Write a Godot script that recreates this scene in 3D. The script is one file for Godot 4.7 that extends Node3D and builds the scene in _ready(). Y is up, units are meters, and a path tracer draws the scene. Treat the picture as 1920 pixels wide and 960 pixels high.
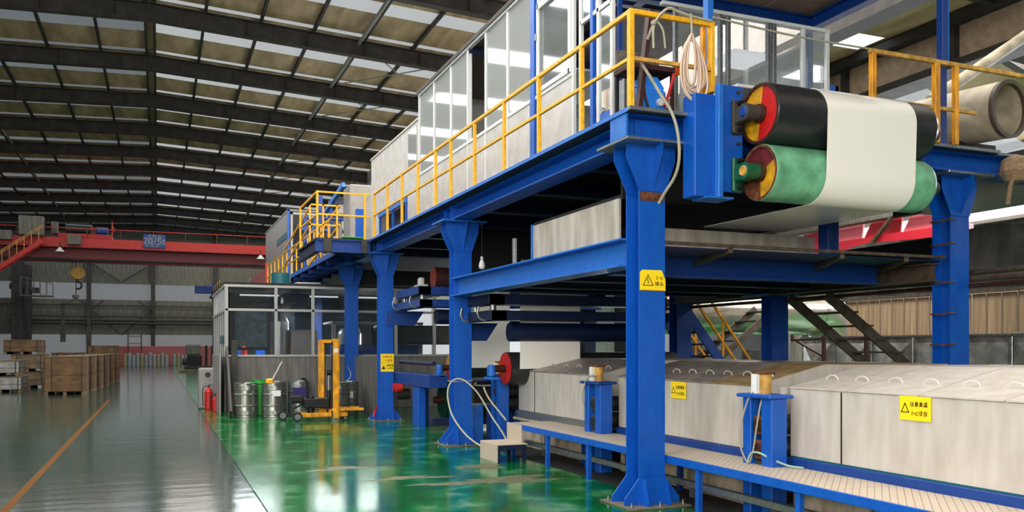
extends Node3D
# An industrial coating hall: blue steel line frame with upper deck, ovens, rolls and a long dim hall beyond.
# World: x to the right across the hall, y up, -z away along the production line. v(x, y, d) takes the distance d down the line.

var M := {}
var names := {}

static func v(x: float, y: float, d: float) -> Vector3:
	return Vector3(x, y, -d)

class MB:
	var p := PackedVector3Array()
	var n := PackedVector3Array()
	var uv := PackedVector2Array()
	var has_uv := false
	func tri(a: Vector3, b: Vector3, c: Vector3, na: Vector3, nb: Vector3, nc: Vector3) -> void:
		if (b - a).cross(c - a).dot(na + nb + nc) > 0.0:
			p.append_array([a, c, b]); n.append_array([na, nc, nb])
		else:
			p.append_array([a, b, c]); n.append_array([na, nb, nc])
	func quad(a: Vector3, b: Vector3, c: Vector3, d: Vector3, nn: Vector3) -> void:
		tri(a, b, c, nn, nn, nn); tri(a, c, d, nn, nn, nn)
	func face(pts: Array, nn: Vector3) -> void:
		for i in range(1, pts.size() - 1):
			tri(pts[0], pts[i], pts[i + 1], nn, nn, nn)
	# box given by centre, three half-edges; bevel in metres
	func obox(c: Vector3, ex: Vector3, ey: Vector3, ez: Vector3, bev := 0.0) -> MB:
		var e := [ex, ey, ez]
		var u := [ex.normalized(), ey.normalized(), ez.normalized()]
		var h := [ex.length(), ey.length(), ez.length()]
		var b: float = min(bev, min(h[0], min(h[1], h[2])) * 0.6)
		for ax in 3:
			var i := (ax + 1) % 3
			var j := (ax + 2) % 3
			for s in [-1.0, 1.0]:
				var o: Vector3 = c + e[ax] * s
				var a1: Vector3 = u[i] * (h[i] - b)
				var a2: Vector3 = u[j] * (h[j] - b)
				quad(o - a1 - a2, o + a1 - a2, o + a1 + a2, o - a1 + a2, u[ax] * s)
		if b > 0.0:
			for ax in 3:
				var i := (ax + 1) % 3
				var j := (ax + 2) % 3
				var l: Vector3 = u[ax] * (h[ax] - b)
				for si in [-1.0, 1.0]:
					for sj in [-1.0, 1.0]:
						var q1: Vector3 = c + u[i] * (si * h[i]) + u[j] * (sj * (h[j] - b))
						var q2: Vector3 = c + u[i] * (si * (h[i] - b)) + u[j] * (sj * h[j])
						quad(q1 - l, q1 + l, q2 + l, q2 - l, (u[i] * si + u[j] * sj).normalized())
			for sx in [-1.0, 1.0]:
				for sy in [-1.0, 1.0]:
					for sz in [-1.0, 1.0]:
						var k: Vector3 = (u[0] * sx + u[1] * sy + u[2] * sz).normalized()
						var g: Vector3 = c + u[0] * (sx * (h[0] - b)) + u[1] * (sy * (h[1] - b)) + u[2] * (sz * (h[2] - b))
						tri(g + u[0] * (sx * b), g + u[1] * (sy * b), g + u[2] * (sz * b), k, k, k)
		return self
	# axis box in x, y, d
	func box(x0: float, x1: float, y0: float, y1: float, d0: float, d1: float, bev := 0.0) -> MB:
		return obox(Vector3((x0 + x1) / 2, (y0 + y1) / 2, -(d0 + d1) / 2), Vector3(abs(x1 - x0) / 2, 0, 0), Vector3(0, abs(y1 - y0) / 2, 0), Vector3(0, 0, abs(d1 - d0) / 2), bev)
	# rectangular bar from a to b: w across, h along the up side
	func bar(a: Vector3, b: Vector3, w: float, h: float, up := Vector3.UP, bev := 0.0) -> MB:
		var l := b - a
		var side := l.cross(up).normalized()
		if side.length() < 0.5:
			side = Vector3.RIGHT
		var uu := side.cross(l).normalized()
		return obox((a + b) / 2, side * w / 2, uu * h / 2, l / 2, bev)
	func ibeam(a: Vector3, b: Vector3, w: float, h: float, t := 0.02, up := Vector3.UP) -> MB:
		var l := b - a
		var side := l.cross(up).normalized()
		var uu := side.cross(l).normalized()
		bar(a + uu * (h / 2 - t / 2), b + uu * (h / 2 - t / 2), w, t, up)
		bar(a - uu * (h / 2 - t / 2), b - uu * (h / 2 - t / 2), w, t, up)
		return bar(a, b, t * 0.8, h - 2 * t, up)
	func cyl(a: Vector3, b: Vector3, r: float, r2 := -1.0, seg := 20, caps := true) -> MB:
		if r2 < 0.0:
			r2 = r
		var ax := (b - a).normalized()
		var s := ax.cross(Vector3.UP if abs(ax.y) < 0.9 else Vector3.RIGHT).normalized()
		var t := ax.cross(s)
		for i in seg:
			var t0 := TAU * i / seg
			var t1 := TAU * (i + 1) / seg
			var n0 := s * cos(t0) + t * sin(t0)
			var n1 := s * cos(t1) + t * sin(t1)
			var k := ax * ((r - r2) / (b - a).length())
			tri(a + n0 * r, a + n1 * r, b + n1 * r2, (n0 + k).normalized(), (n1 + k).normalized(), (n1 + k).normalized())
			tri(a + n0 * r, b + n1 * r2, b + n0 * r2, (n0 + k).normalized(), (n1 + k).normalized(), (n0 + k).normalized())
			if caps:
				tri(a, a + n0 * r, a + n1 * r, -ax, -ax, -ax)
				tri(b, b + n0 * r2, b + n1 * r2, ax, ax, ax)
		return self
	func ring(a: Vector3, b: Vector3, ro: float, ri: float, seg := 28) -> MB:   # thick hollow cylinder
		var ax := (b - a).normalized()
		var s := ax.cross(Vector3.UP if abs(ax.y) < 0.9 else Vector3.RIGHT).normalized()
		var t := ax.cross(s)
		for i in seg:
			var t0 := TAU * i / seg
			var t1 := TAU * (i + 1) / seg
			var n0 := s * cos(t0) + t * sin(t0)
			var n1 := s * cos(t1) + t * sin(t1)
			for k in [[ro, 1.0], [ri, -1.0]]:
				var r: float = k[0]
				tri(a + n0 * r, a + n1 * r, b + n1 * r, n0 * k[1], n1 * k[1], n1 * k[1])
				tri(a + n0 * r, b + n1 * r, b + n0 * r, n0 * k[1], n1 * k[1], n0 * k[1])
			quad(a + n0 * ri, a + n1 * ri, a + n1 * ro, a + n0 * ro, -ax)
			quad(b + n0 * ri, b + n1 * ri, b + n1 * ro, b + n0 * ro, ax)
		return self
	func sector(c: Vector3, ax: Vector3, r: float, a0: float, a1: float, th: float, seg := 16) -> MB:  # slice of a disc, angles from UP, clockwise along ax
		var t := Vector3.UP
		var s := ax.cross(t).normalized()
		for i in seg:
			var t0: float = lerp(a0, a1, float(i) / seg)
			var t1: float = lerp(a0, a1, float(i + 1) / seg)
			var n0 := t * cos(t0) + s * sin(t0)
			var n1 := t * cos(t1) + s * sin(t1)
			tri(c + ax * th, c + ax * th + n0 * r, c + ax * th + n1 * r, ax, ax, ax)
			quad(c + n0 * r, c + n1 * r, c + n1 * r + ax * th, c + n0 * r + ax * th, (n0 + n1).normalized())
		return self
	# surface of revolution about the axis at c; profile: Vector2(radius, height)
	func lathe(c: Vector3, prof: Array, seg := 24, ax := Vector3.UP) -> MB:
		var s := ax.cross(Vector3.UP if abs(ax.y) < 0.9 else Vector3.RIGHT).normalized()
		var t := ax.cross(s)
		for j in prof.size() - 1:
			var a: Vector2 = prof[j]
			var b: Vector2 = prof[j + 1]
			var dd := b - a
			if dd.length() < 1e-6:
				continue
			var nr := dd.y / dd.length()
			var nh := -dd.x / dd.length()
			for i in seg:
				var n0 := s * cos(TAU * i / seg) + t * sin(TAU * i / seg)
				var n1 := s * cos(TAU * (i + 1) / seg) + t * sin(TAU * (i + 1) / seg)
				var m0 := (n0 * nr + ax * nh).normalized()
				var m1 := (n1 * nr + ax * nh).normalized()
				tri(c + ax * a.y + n0 * a.x, c + ax * a.y + n1 * a.x, c + ax * b.y + n1 * b.x, m0, m1, m1)
				tri(c + ax * a.y + n0 * a.x, c + ax * b.y + n1 * b.x, c + ax * b.y + n0 * b.x, m0, m1, m0)
		return self
	func tube(path0: Array, r: float, seg := 8) -> MB:
		var path := path0
		if path0.size() > 2 and path0.size() < 14:      # round the few given points into a curve
			path = []
			for i in path0.size() - 1:
				var q0: Vector3 = path0[max(i - 1, 0)]
				var q1: Vector3 = path0[i]
				var q2: Vector3 = path0[i + 1]
				var q3: Vector3 = path0[min(i + 2, path0.size() - 1)]
				for k in 6:
					path.append(q1.cubic_interpolate(q2, q0, q3, k / 6.0))
			path.append(path0[path0.size() - 1])
		var prev_s := Vector3.ZERO
		var rings := []
		for i in path.size():
			var d: Vector3 = (path[min(i + 1, path.size() - 1)] - path[max(i - 1, 0)]).normalized()
			var s := prev_s - d * prev_s.dot(d)
			if s.length() < 0.01:
				s = d.cross(Vector3.UP if abs(d.y) < 0.9 else Vector3.RIGHT)
			s = s.normalized()
			prev_s = s
			var t := d.cross(s)
			var ringp := []
			for k in seg:
				ringp.append(s * cos(TAU * k / seg) + t * sin(TAU * k / seg))
			rings.append(ringp)
		for i in path.size() - 1:
			for k in seg:
				var k1 := (k + 1) % seg
				var a0: Vector3 = rings[i][k]
				var a1: Vector3 = rings[i][k1]
				var b0: Vector3 = rings[i + 1][k]
				var b1: Vector3 = rings[i + 1][k1]
				tri(path[i] + a0 * r, path[i] + a1 * r, path[i + 1] + b1 * r, a0, a1, b1)
				tri(path[i] + a0 * r, path[i + 1] + b1 * r, path[i + 1] + b0 * r, a0, b1, b0)
		return self
	# flat outline (convex or simple) in the plane o + ex * x + ey * y, thickened along th
	func plate(pts: Array, o: Vector3, ex: Vector3, ey: Vector3, th: Vector3) -> MB:
		var poly := PackedVector2Array(pts)
		var idx := Geometry2D.triangulate_polygon(poly)
		var nn := th.normalized()
		var cen := Vector2.ZERO
		for q in poly:
			cen += q / poly.size()
		for i in range(0, idx.size(), 3):
			var a: Vector3 = o + ex * poly[idx[i]].x + ey * poly[idx[i]].y
			var b: Vector3 = o + ex * poly[idx[i + 1]].x + ey * poly[idx[i + 1]].y
			var c: Vector3 = o + ex * poly[idx[i + 2]].x + ey * poly[idx[i + 2]].y
			tri(a, b, c, -nn, -nn, -nn)
			tri(a + th, b + th, c + th, nn, nn, nn)
		var area := 0.0
		for i in poly.size():
			area += poly[i].cross(poly[(i + 1) % poly.size()])
		var cw := 1.0 if area < 0.0 else -1.0
		for i in poly.size():
			var a2 := poly[i]
			var b2 := poly[(i + 1) % poly.size()]
			var e := b2 - a2
			var on := (ex * (-e.y) + ey * e.x).normalized() * cw
			var a: Vector3 = o + ex * a2.x + ey * a2.y
			var b: Vector3 = o + ex * b2.x + ey * b2.y
			quad(a, b, b + th, a + th, on)
		return self
	# sheet swept along a path in the y-d plane from x0 to x1 with thickness
	func ribbon(path: Array, x0: float, x1: float, th: float) -> MB:
		for i in path.size() - 1:
			var a: Vector2 = path[i]
			var b: Vector2 = path[i + 1]
			var na := nrm(path, i)
			var nb := nrm(path, i + 1)
			for s in [0.0, 1.0]:
				var oa: Vector2 = a + na * th * s
				var ob: Vector2 = b + nb * th * s
				var sg: float = 1.0 if s > 0.5 else -1.0
				var n0 := Vector3(0, na.y, -na.x) * sg
				var n1 := Vector3(0, nb.y, -nb.x) * sg
				var A := Vector3(x0, oa.y, -oa.x)
				var B := Vector3(x0, ob.y, -ob.x)
				var C := Vector3(x1, ob.y, -ob.x)
				var D := Vector3(x1, oa.y, -oa.x)
				tri(A, B, C, n0, n1, n1); tri(A, C, D, n0, n1, n0)
			for x in [x0, x1]:
				quad(Vector3(x, a.y, -a.x), Vector3(x, b.y, -b.x), Vector3(x, b.y + nb.y * th, -(b.x + nb.x * th)), Vector3(x, a.y + na.y * th, -(a.x + na.x * th)), Vector3(-1 if x == x0 else 1, 0, 0))
		return self
	func nrm(path: Array, i: int) -> Vector2:
		var d: Vector2 = (path[min(i + 1, path.size() - 1)] - path[max(i - 1, 0)]).normalized()
		return Vector2(-d.y, d.x)
	func uvquad(a: Vector3, b: Vector3, c: Vector3, d: Vector3, nn: Vector3) -> MB:  # a top left, b top right, c bottom right, d bottom left
		has_uv = true
		for t in [[a, b, c, Vector2(0, 0), Vector2(1, 0), Vector2(1, 1)], [a, c, d, Vector2(0, 0), Vector2(1, 1), Vector2(0, 1)]]:
			if (t[1] - t[0]).cross(t[2] - t[0]).dot(nn) > 0.0:
				p.append_array([t[0], t[2], t[1]]); uv.append_array([t[3], t[5], t[4]])
			else:
				p.append_array([t[0], t[1], t[2]]); uv.append_array([t[3], t[4], t[5]])
			n.append_array([nn, nn, nn])
		return self
	func base() -> Vector3:
		var lo := p[0]
		var hi := p[0]
		for q in p:
			lo = lo.min(q); hi = hi.max(q)
		return Vector3((lo.x + hi.x) / 2, lo.y, (lo.z + hi.z) / 2)
	func mesh(off: Vector3) -> ArrayMesh:
		var q := PackedVector3Array(p)
		for i in q.size():
			q[i] -= off
		var arr := []
		arr.resize(Mesh.ARRAY_MAX)
		arr[Mesh.ARRAY_VERTEX] = q
		arr[Mesh.ARRAY_NORMAL] = n
		if has_uv:
			arr[Mesh.ARRAY_TEX_UV] = uv
		var m := ArrayMesh.new()
		m.add_surface_from_arrays(Mesh.PRIMITIVE_TRIANGLES, arr)
		return m

func mb() -> MB:
	return MB.new()

func numbered(called: String) -> String:
	var k: int = names.get(called, 0)
	names[called] = k + 1
	return called if k == 0 else "%s_%03d" % [called, k]

func where(o: Node) -> Vector3:
	var s := Vector3.ZERO
	while o is Node3D and o != self:
		s += o.position
		o = o.get_parent()
	return s

func put(called: String, m: MB, mat: Material, parent: Node = null) -> MeshInstance3D:
	var o := MeshInstance3D.new()
	var pivot := m.base()
	o.mesh = m.mesh(pivot)
	o.material_override = null
	o.mesh.surface_set_material(0, mat)
	if parent == null:
		o.name = numbered(called)
		add_child(o, true)
		o.position = pivot
	else:
		o.name = called
		parent.add_child(o, true)
		o.position = pivot - where(parent)
	return o

func tag(o: Node, label: String, category: String, group := "", kind := "") -> Node:
	o.set_meta("label", label)
	if category: o.set_meta("category", category)
	if group: o.set_meta("group", group)
	if kind: o.set_meta("kind", kind)
	return o

func thing(called: String, label: String, category: String, at := Vector3.ZERO, group := "") -> Node3D:
	var o := Node3D.new()
	o.name = numbered(called)
	add_child(o, true)
	o.position = at
	tag(o, label, category, group)
	return o

func one(called: String, label: String, category: String, m: MB, mat: Material, group := "") -> MeshInstance3D:
	var o := put(called, m, mat)
	tag(o, label, category, group)
	return o

func struct(called: String, label: String, m: MB = null, mat: Material = null) -> Node3D:
	var o: Node3D
	if m:
		o = put(called, m, mat)
	else:
		o = Node3D.new()
		o.name = numbered(called)
		add_child(o, true)
	o.set_meta("kind", "structure")
	if label: o.set_meta("label", label)
	return o

func dup(o: Node3D, off: Vector3, label := "", turn := 0.0) -> Node3D:
	var c: Node3D = o.duplicate()
	c.name = numbered(String(o.name).rstrip("_0123456789"))
	add_child(c, true)
	c.position = o.position + off
	c.rotation.y = o.rotation.y + turn
	if label: c.set_meta("label", label)
	return c

# ---- materials ----
func noise(freq: float, oct: int, lo: Color, hi: Color, sd := 1, size := 256, mid := -1.0, midc := Color.WHITE, normal := false, typ := FastNoiseLite.TYPE_SIMPLEX_SMOOTH) -> NoiseTexture2D:
	var f := FastNoiseLite.new()
	f.seed = sd
	f.noise_type = typ
	f.frequency = freq
	f.fractal_octaves = oct
	var t := NoiseTexture2D.new()
	t.width = size; t.height = size
	t.seamless = true
	t.noise = f
	if normal:
		t.as_normal_map = true
		t.bump_strength = 3.0
	else:
		var g := Gradient.new()
		g.set_color(0, lo); g.set_color(1, hi)
		if mid >= 0.0:
			g.add_point(mid, midc)
		t.color_ramp = g
	return t

func mat(key: String, c: Color, rough := 0.6, metal := 0.0, tex: Texture2D = null, sc := Vector3.ONE, rim := 0.0) -> StandardMaterial3D:
	var m := StandardMaterial3D.new()
	m.resource_name = key
	m.albedo_color = c
	m.roughness = rough
	m.metallic = metal
	if tex:
		m.albedo_texture = tex
		m.uv1_triplanar = true
		m.uv1_world_triplanar = true
		m.uv1_scale = sc
	M[key] = m
	return m

func bump(m: StandardMaterial3D, t: Texture2D, s: float) -> void:
	m.normal_enabled = true
	m.normal_texture = t
	m.normal_scale = s
	m.uv1_triplanar = true
	m.uv1_world_triplanar = true

func glow(key: String, c: Color, e: float) -> StandardMaterial3D:
	var m := mat(key, Color(0.35, 0.35, 0.35), 0.6)
	m.emission_enabled = true
	m.emission = c
	m.emission_energy_multiplier = e
	return m

func glass(key: String, c: Color, rough := 0.05) -> StandardMaterial3D:
	var m := mat(key, c, rough)
	m.transparency = BaseMaterial3D.TRANSPARENCY_ALPHA
	return m

func make_materials() -> void:
	var wear := noise(0.012, 5, Color(0.62, 0.62, 0.62), Color(1, 1, 1), 3)
	var fine := noise(0.05, 4, Color(0.8, 0.8, 0.8), Color(1, 1, 1), 5)
	var streak := noise(0.02, 4, Color(0.72, 0.70, 0.66), Color(1, 1, 1), 7)
	var faint := noise(0.02, 4, Color(0.88, 0.86, 0.84), Color(1, 1, 1), 17)
	var rusty := noise(0.02, 5, Color(0.45, 0.25, 0.12), Color(1, 0.95, 0.85), 9)
	var dents := noise(0.02, 3, Color.BLACK, Color.WHITE, 11, 256, -1.0, Color.WHITE, true)
	var bluewear := noise(0.02, 5, Color(0.72, 0.8, 0.9), Color(1, 1, 1), 13, 256, 0.35, Color(0.88, 0.92, 0.97))
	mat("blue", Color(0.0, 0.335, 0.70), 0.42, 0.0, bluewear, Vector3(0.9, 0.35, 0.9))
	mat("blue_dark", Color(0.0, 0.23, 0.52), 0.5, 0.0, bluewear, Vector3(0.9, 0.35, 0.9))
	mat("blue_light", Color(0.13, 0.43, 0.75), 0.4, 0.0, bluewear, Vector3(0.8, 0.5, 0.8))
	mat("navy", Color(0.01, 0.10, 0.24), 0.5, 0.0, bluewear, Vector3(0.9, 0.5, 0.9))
	mat("yellow", Color(1.0, 0.73, 0.10), 0.45, 0.0, fine, Vector3(1.5, 0.7, 1.5))
	mat("amber", Color(1.0, 0.68, 0.08), 0.45, 0.0, wear, Vector3(1.5, 0.7, 1.5))
	var st := mat("steel", Color(0.84, 0.815, 0.78), 0.40, 0.2, faint, Vector3(0.9, 0.2, 0.9))
	bump(st, dents, 0.25)
	var str2 := mat("steel_roof", Color(0.76, 0.71, 0.66), 0.4, 0.3, wear, Vector3(0.8, 0.8, 0.8))
	bump(str2, dents, 0.2)
	mat("steel_tan", Color(0.72, 0.60, 0.42), 0.5, 0.3, wear, Vector3(1.0, 1.0, 1.0))
	mat("galv", Color(0.62, 0.64, 0.64), 0.32, 0.75, fine, Vector3(1, 1, 1))
	mat("drum", Color(0.66, 0.67, 0.65), 0.28, 0.85, streak, Vector3(3.0, 0.3, 3.0))
	mat("oven", Color(0.84, 0.81, 0.76), 0.55, 0.1, streak, Vector3(0.55, 0.10, 0.55))
	mat("plinth", Color(0.78, 0.72, 0.64), 0.7, 0.0, streak, Vector3(1.0, 0.4, 1.0))
	mat("white", Color(0.86, 0.86, 0.85), 0.4)
	mat("panel_shaded", Color(0.56, 0.555, 0.545), 0.45, 0.0, faint, Vector3(0.5, 0.5, 0.5))  # darker copy of the white panels, imitating shade over left side things
	mat("frame_shaded_grey", Color(0.60, 0.60, 0.59), 0.4)  # white frames darkened to imitate shade; plain grey on the roof rods
	mat("white_panel", Color(0.77, 0.76, 0.745), 0.45, 0.0, faint, Vector3(0.5, 0.5, 0.5))
	mat("frame_white", Color(0.80, 0.81, 0.81), 0.35, 0.1)
	mat("grey_wall", Color(0.46, 0.45, 0.44), 0.6, 0.0, streak, Vector3(1.2, 0.12, 1.2))
	mat("board", Color(0.30, 0.29, 0.27), 0.7, 0.0, streak, Vector3(2, 0.3, 2))
	mat("black", Color(0.035, 0.035, 0.04), 0.5)
	mat("rubber", Color(0.17, 0.17, 0.18), 0.3, 0.0, fine, Vector3(1, 1, 1))
	mat("dark", Color(0.075, 0.072, 0.07), 0.7, 0.0, wear, Vector3(0.7, 0.7, 0.7))
	mat("cloth", Color(0.40, 0.39, 0.38), 0.85, 0.0, wear, Vector3(0.6, 0.6, 0.6))
	mat("tarp", Color(0.16, 0.155, 0.15), 0.8, 0.0, wear, Vector3(0.6, 0.6, 0.6))
	mat("red", Color(0.78, 0.08, 0.07), 0.45, 0.0, fine, Vector3(1, 1, 1))
	mat("red_dull", Color(0.42, 0.09, 0.08), 0.55, 0.0, wear, Vector3(2, 2, 2))
	mat("crane_red", Color(0.78, 0.13, 0.08), 0.5, 0.0, fine, Vector3(0.3, 0.3, 0.3))
	mat("crane_dark", Color(0.50, 0.03, 0.07), 0.5, 0.0, fine, Vector3(0.3, 0.3, 0.3))
	mat("disc_yellow", Color(0.90, 0.66, 0.06), 0.5, 0.0, wear, Vector3(1.3, 1.3, 1.3))
	mat("green_roll", Color(0.50, 0.80, 0.62), 0.4, 0.0, wear, Vector3(0.9, 0.9, 0.9))
	mat("green_paint", Color(0.03, 0.36, 0.24), 0.4, 0.0, fine, Vector3(3, 3, 3))
	mat("green", Color(0.02, 0.50, 0.13), 0.4)
	mat("green_dark", Color(0.01, 0.2, 0.07), 0.35)
	mat("shaft", Color(0.34, 0.22, 0.17), 0.5, 0.3, rusty, Vector3(3, 3, 3))
	mat("rust", Color(0.52, 0.34, 0.22), 0.8, 0.0, rusty, Vector3(2, 2, 2))
	mat("rust_rail", Color(0.90, 0.68, 0.30), 0.6, 0.0, wear, Vector3(1.5, 1.5, 1.5))
	mat("brown_steel", Color(0.33, 0.28, 0.22), 0.6, 0.0, wear, Vector3(1.5, 1.5, 1.5))
	mat("maroon", Color(0.20, 0.06, 0.05), 0.6)
	var sh := mat("sheet", Color(0.95, 0.935, 0.90), 0.2, 0.0)
	sh.clearcoat_enabled = true
	sh.clearcoat = 0.4
	sh.clearcoat_roughness = 0.1
	mat("rope", Color(0.80, 0.70, 0.62), 0.85)
	mat("hose", Color(0.62, 0.60, 0.52), 0.6)
	mat("amber_red", Color(0.85, 0.33, 0.06), 0.5)
	mat("tarp_light", Color(0.42, 0.40, 0.38), 0.8, 0.0, wear, Vector3(2, 2, 2))
	mat("sign_yellow", Color(0.97, 0.83, 0.08), 0.45)
	mat("ink", Color(0.06, 0.05, 0.03), 0.6)
	mat("ink_brown", Color(0.28, 0.18, 0.03), 0.6)
	mat("ink_red", Color(0.80, 0.30, 0.05), 0.6)
	mat("rag", Color(0.66, 0.54, 0.42), 0.9, 0.0, wear, Vector3(4, 4, 4))
	mat("galv_light", Color(0.82, 0.80, 0.77), 0.4, 0.2)
	mat("dirt", Color(0.42, 0.43, 0.30), 0.5, 0.0, wear, Vector3(2, 2, 2))
	mat("purple", Color(0.20, 0.12, 0.42), 0.5)
	mat("copper", Color(0.72, 0.32, 0.14), 0.45, 0.2, rusty, Vector3(3, 3, 3))
	mat("blue_haze", Color(0.42, 0.54, 0.62), 0.3, 0.0, wear, Vector3(1, 1, 1))
	mat("hose_teal", Color(0.55, 0.66, 0.62), 0.6)
	mat("blue_plastic", Color(0.12, 0.50, 0.92), 0.35)
	mat("teal", Color(0.03, 0.33, 0.36), 0.5)
	mat("wood", Color(0.24, 0.165, 0.085), 0.75, 0.0, streak, Vector3(0.3, 1.5, 0.3))
	mat("ply", Color(0.42, 0.30, 0.16), 0.75, 0.0, wear, Vector3(0.5, 0.9, 0.5))
	mat("pale_wood", Color(0.46, 0.38, 0.28), 0.75, 0.0, wear, Vector3(0.5, 0.9, 0.5))
	mat("strap", Color(0.06, 0.045, 0.035), 0.6)
	mat("wrap", Color(0.52, 0.52, 0.49), 0.3, 0.0, wear, Vector3(0.7, 0.7, 0.7))
	mat("roll_white", Color(0.50, 0.53, 0.54), 0.5)
	mat("roll_cream", Color(0.52, 0.50, 0.36), 0.5)
	mat("pink", Color(0.58, 0.30, 0.29), 0.6)
	mat("pink_red", Color(0.72, 0.10, 0.17), 0.4)
	mat("pink_light", Color(0.90, 0.45, 0.50), 0.4)
	mat("roof", Color(0.86, 0.765, 0.62), 0.75, 0.0, streak, Vector3(0.25, 0.6, 0.06))
	mat("rafter", Color(0.25, 0.235, 0.22), 0.7, 0.0, wear, Vector3(0.5, 0.5, 0.5))
	mat("siding", Color(0.46, 0.45, 0.415), 0.7, 0.0, streak, Vector3(1.2, 0.1, 1.2))
	mat("siding_tan", Color(0.72, 0.62, 0.50), 0.7, 0.0, streak, Vector3(1.5, 0.1, 1.5))
	mat("girder", Color(0.72, 0.63, 0.53), 0.7, 0.0, fine, Vector3(0.3, 0.3, 0.3))
	mat("canopy", Color(0.42, 0.36, 0.30), 0.7, 0.0, fine, Vector3(0.5, 0.5, 0.5))
	mat("concrete", Color(0.33, 0.31, 0.28), 0.9, 0.0, wear, Vector3(0.7, 0.7, 0.7))
	mat("grout", Color(0.48, 0.44, 0.38), 0.9, 0.0, wear, Vector3(2, 2, 2))
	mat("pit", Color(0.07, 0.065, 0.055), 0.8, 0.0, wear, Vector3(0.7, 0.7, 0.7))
	mat("motor_teal", Color(0.02, 0.16, 0.13), 0.5)
	mat("cable", Color(0.05, 0.05, 0.05), 0.5)
	mat("line_yellow", Color(0.34, 0.21, 0.05), 0.6).metallic_specular = 0.15
	mat("stainless", Color(0.72, 0.72, 0.70), 0.3, 0.7, wear, Vector3(0.8, 0.8, 0.8))
	mat("duct", Color(0.86, 0.84, 0.79), 0.22, 0.8, faint, Vector3(0.6, 0.6, 0.6))
	mat("grey_pipe", Color(0.78, 0.73, 0.63), 0.6, 0.0, wear, Vector3(0.7, 0.7, 0.7))
	# checkered plate: raised lozenges
	var im := Image.create(64, 64, false, Image.FORMAT_RGB8)
	var hm := Image.create(64, 64, false, Image.FORMAT_RGB8)
	for y in 64:
		for x in 64:
			var a := fposmod(x + y, 32.0)
			var b := fposmod(x - y, 32.0)
			var l: float = 1.0 if (a < 3.0 or b < 3.0) else 0.0
			im.set_pixel(x, y, Color(0.9, 0.86, 0.8).lerp(Color(0.62, 0.56, 0.49), l))
			hm.set_pixel(x, y, Color(1, 1, 1) * (1.0 - l))
	var ck := mat("checker", Color(0.86, 0.83, 0.80), 0.6, 0.1, ImageTexture.create_from_image(im), Vector3(6, 6, 6))
	hm.bump_map_to_normal_map(3.0)
	bump(ck, ImageTexture.create_from_image(hm), 0.5)
	# floors
	var waves := noise(0.012, 3, Color.BLACK, Color.WHITE, 21, 512, -1.0, Color.WHITE, true)
	var gt := noise(0.012, 5, Color(0.0, 0.25, 0.09), Color(0.46, 0.55, 0.40), 23, 512, 0.6, Color(0.0, 0.38, 0.16))
	var gf := mat("floor_green", Color(1, 1, 1), 0.14, 0.0, gt, Vector3(0.20, 0.20, 0.20))
	bump(gf, waves, 0.05)
	var at := noise(0.012, 4, Color(0.12, 0.20, 0.155), Color(0.19, 0.255, 0.21), 25, 512)
	var af := mat("floor_shaded", Color(1, 1, 1), 0.13, 0.0, at, Vector3(0.07, 0.1, 0.4))  # aisle coat: the green paint darkened and greyed to imitate shade
	bump(af, waves, 0.12)
	af.metallic_specular = 0.6
	# glass and light
	glass("pane", Color(0.72, 0.76, 0.76, 0.16))
	glass("pane_milky", Color(0.70, 0.72, 0.71, 0.55))
	glass("pane_dark", Color(0.25, 0.30, 0.32, 0.10))
	glow("sky_left_dimmed", Color(0.92, 0.97, 1.0), 0.15)  # skylight glow held down on the left slope to imitate shade there
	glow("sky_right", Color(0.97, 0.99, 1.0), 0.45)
	glow("sky_bright", Color(1, 1, 1), 1.6)
	glow("far_window", Color(0.95, 0.98, 1.0), 0.13)
	glow("strip_window", Color(0.95, 0.97, 1.0), 2.2)
	glow("bulb_glow", Color(1, 0.97, 0.9), 0.8)
	glow("day", Color(0.97, 0.98, 1.0), 0.75)

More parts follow.
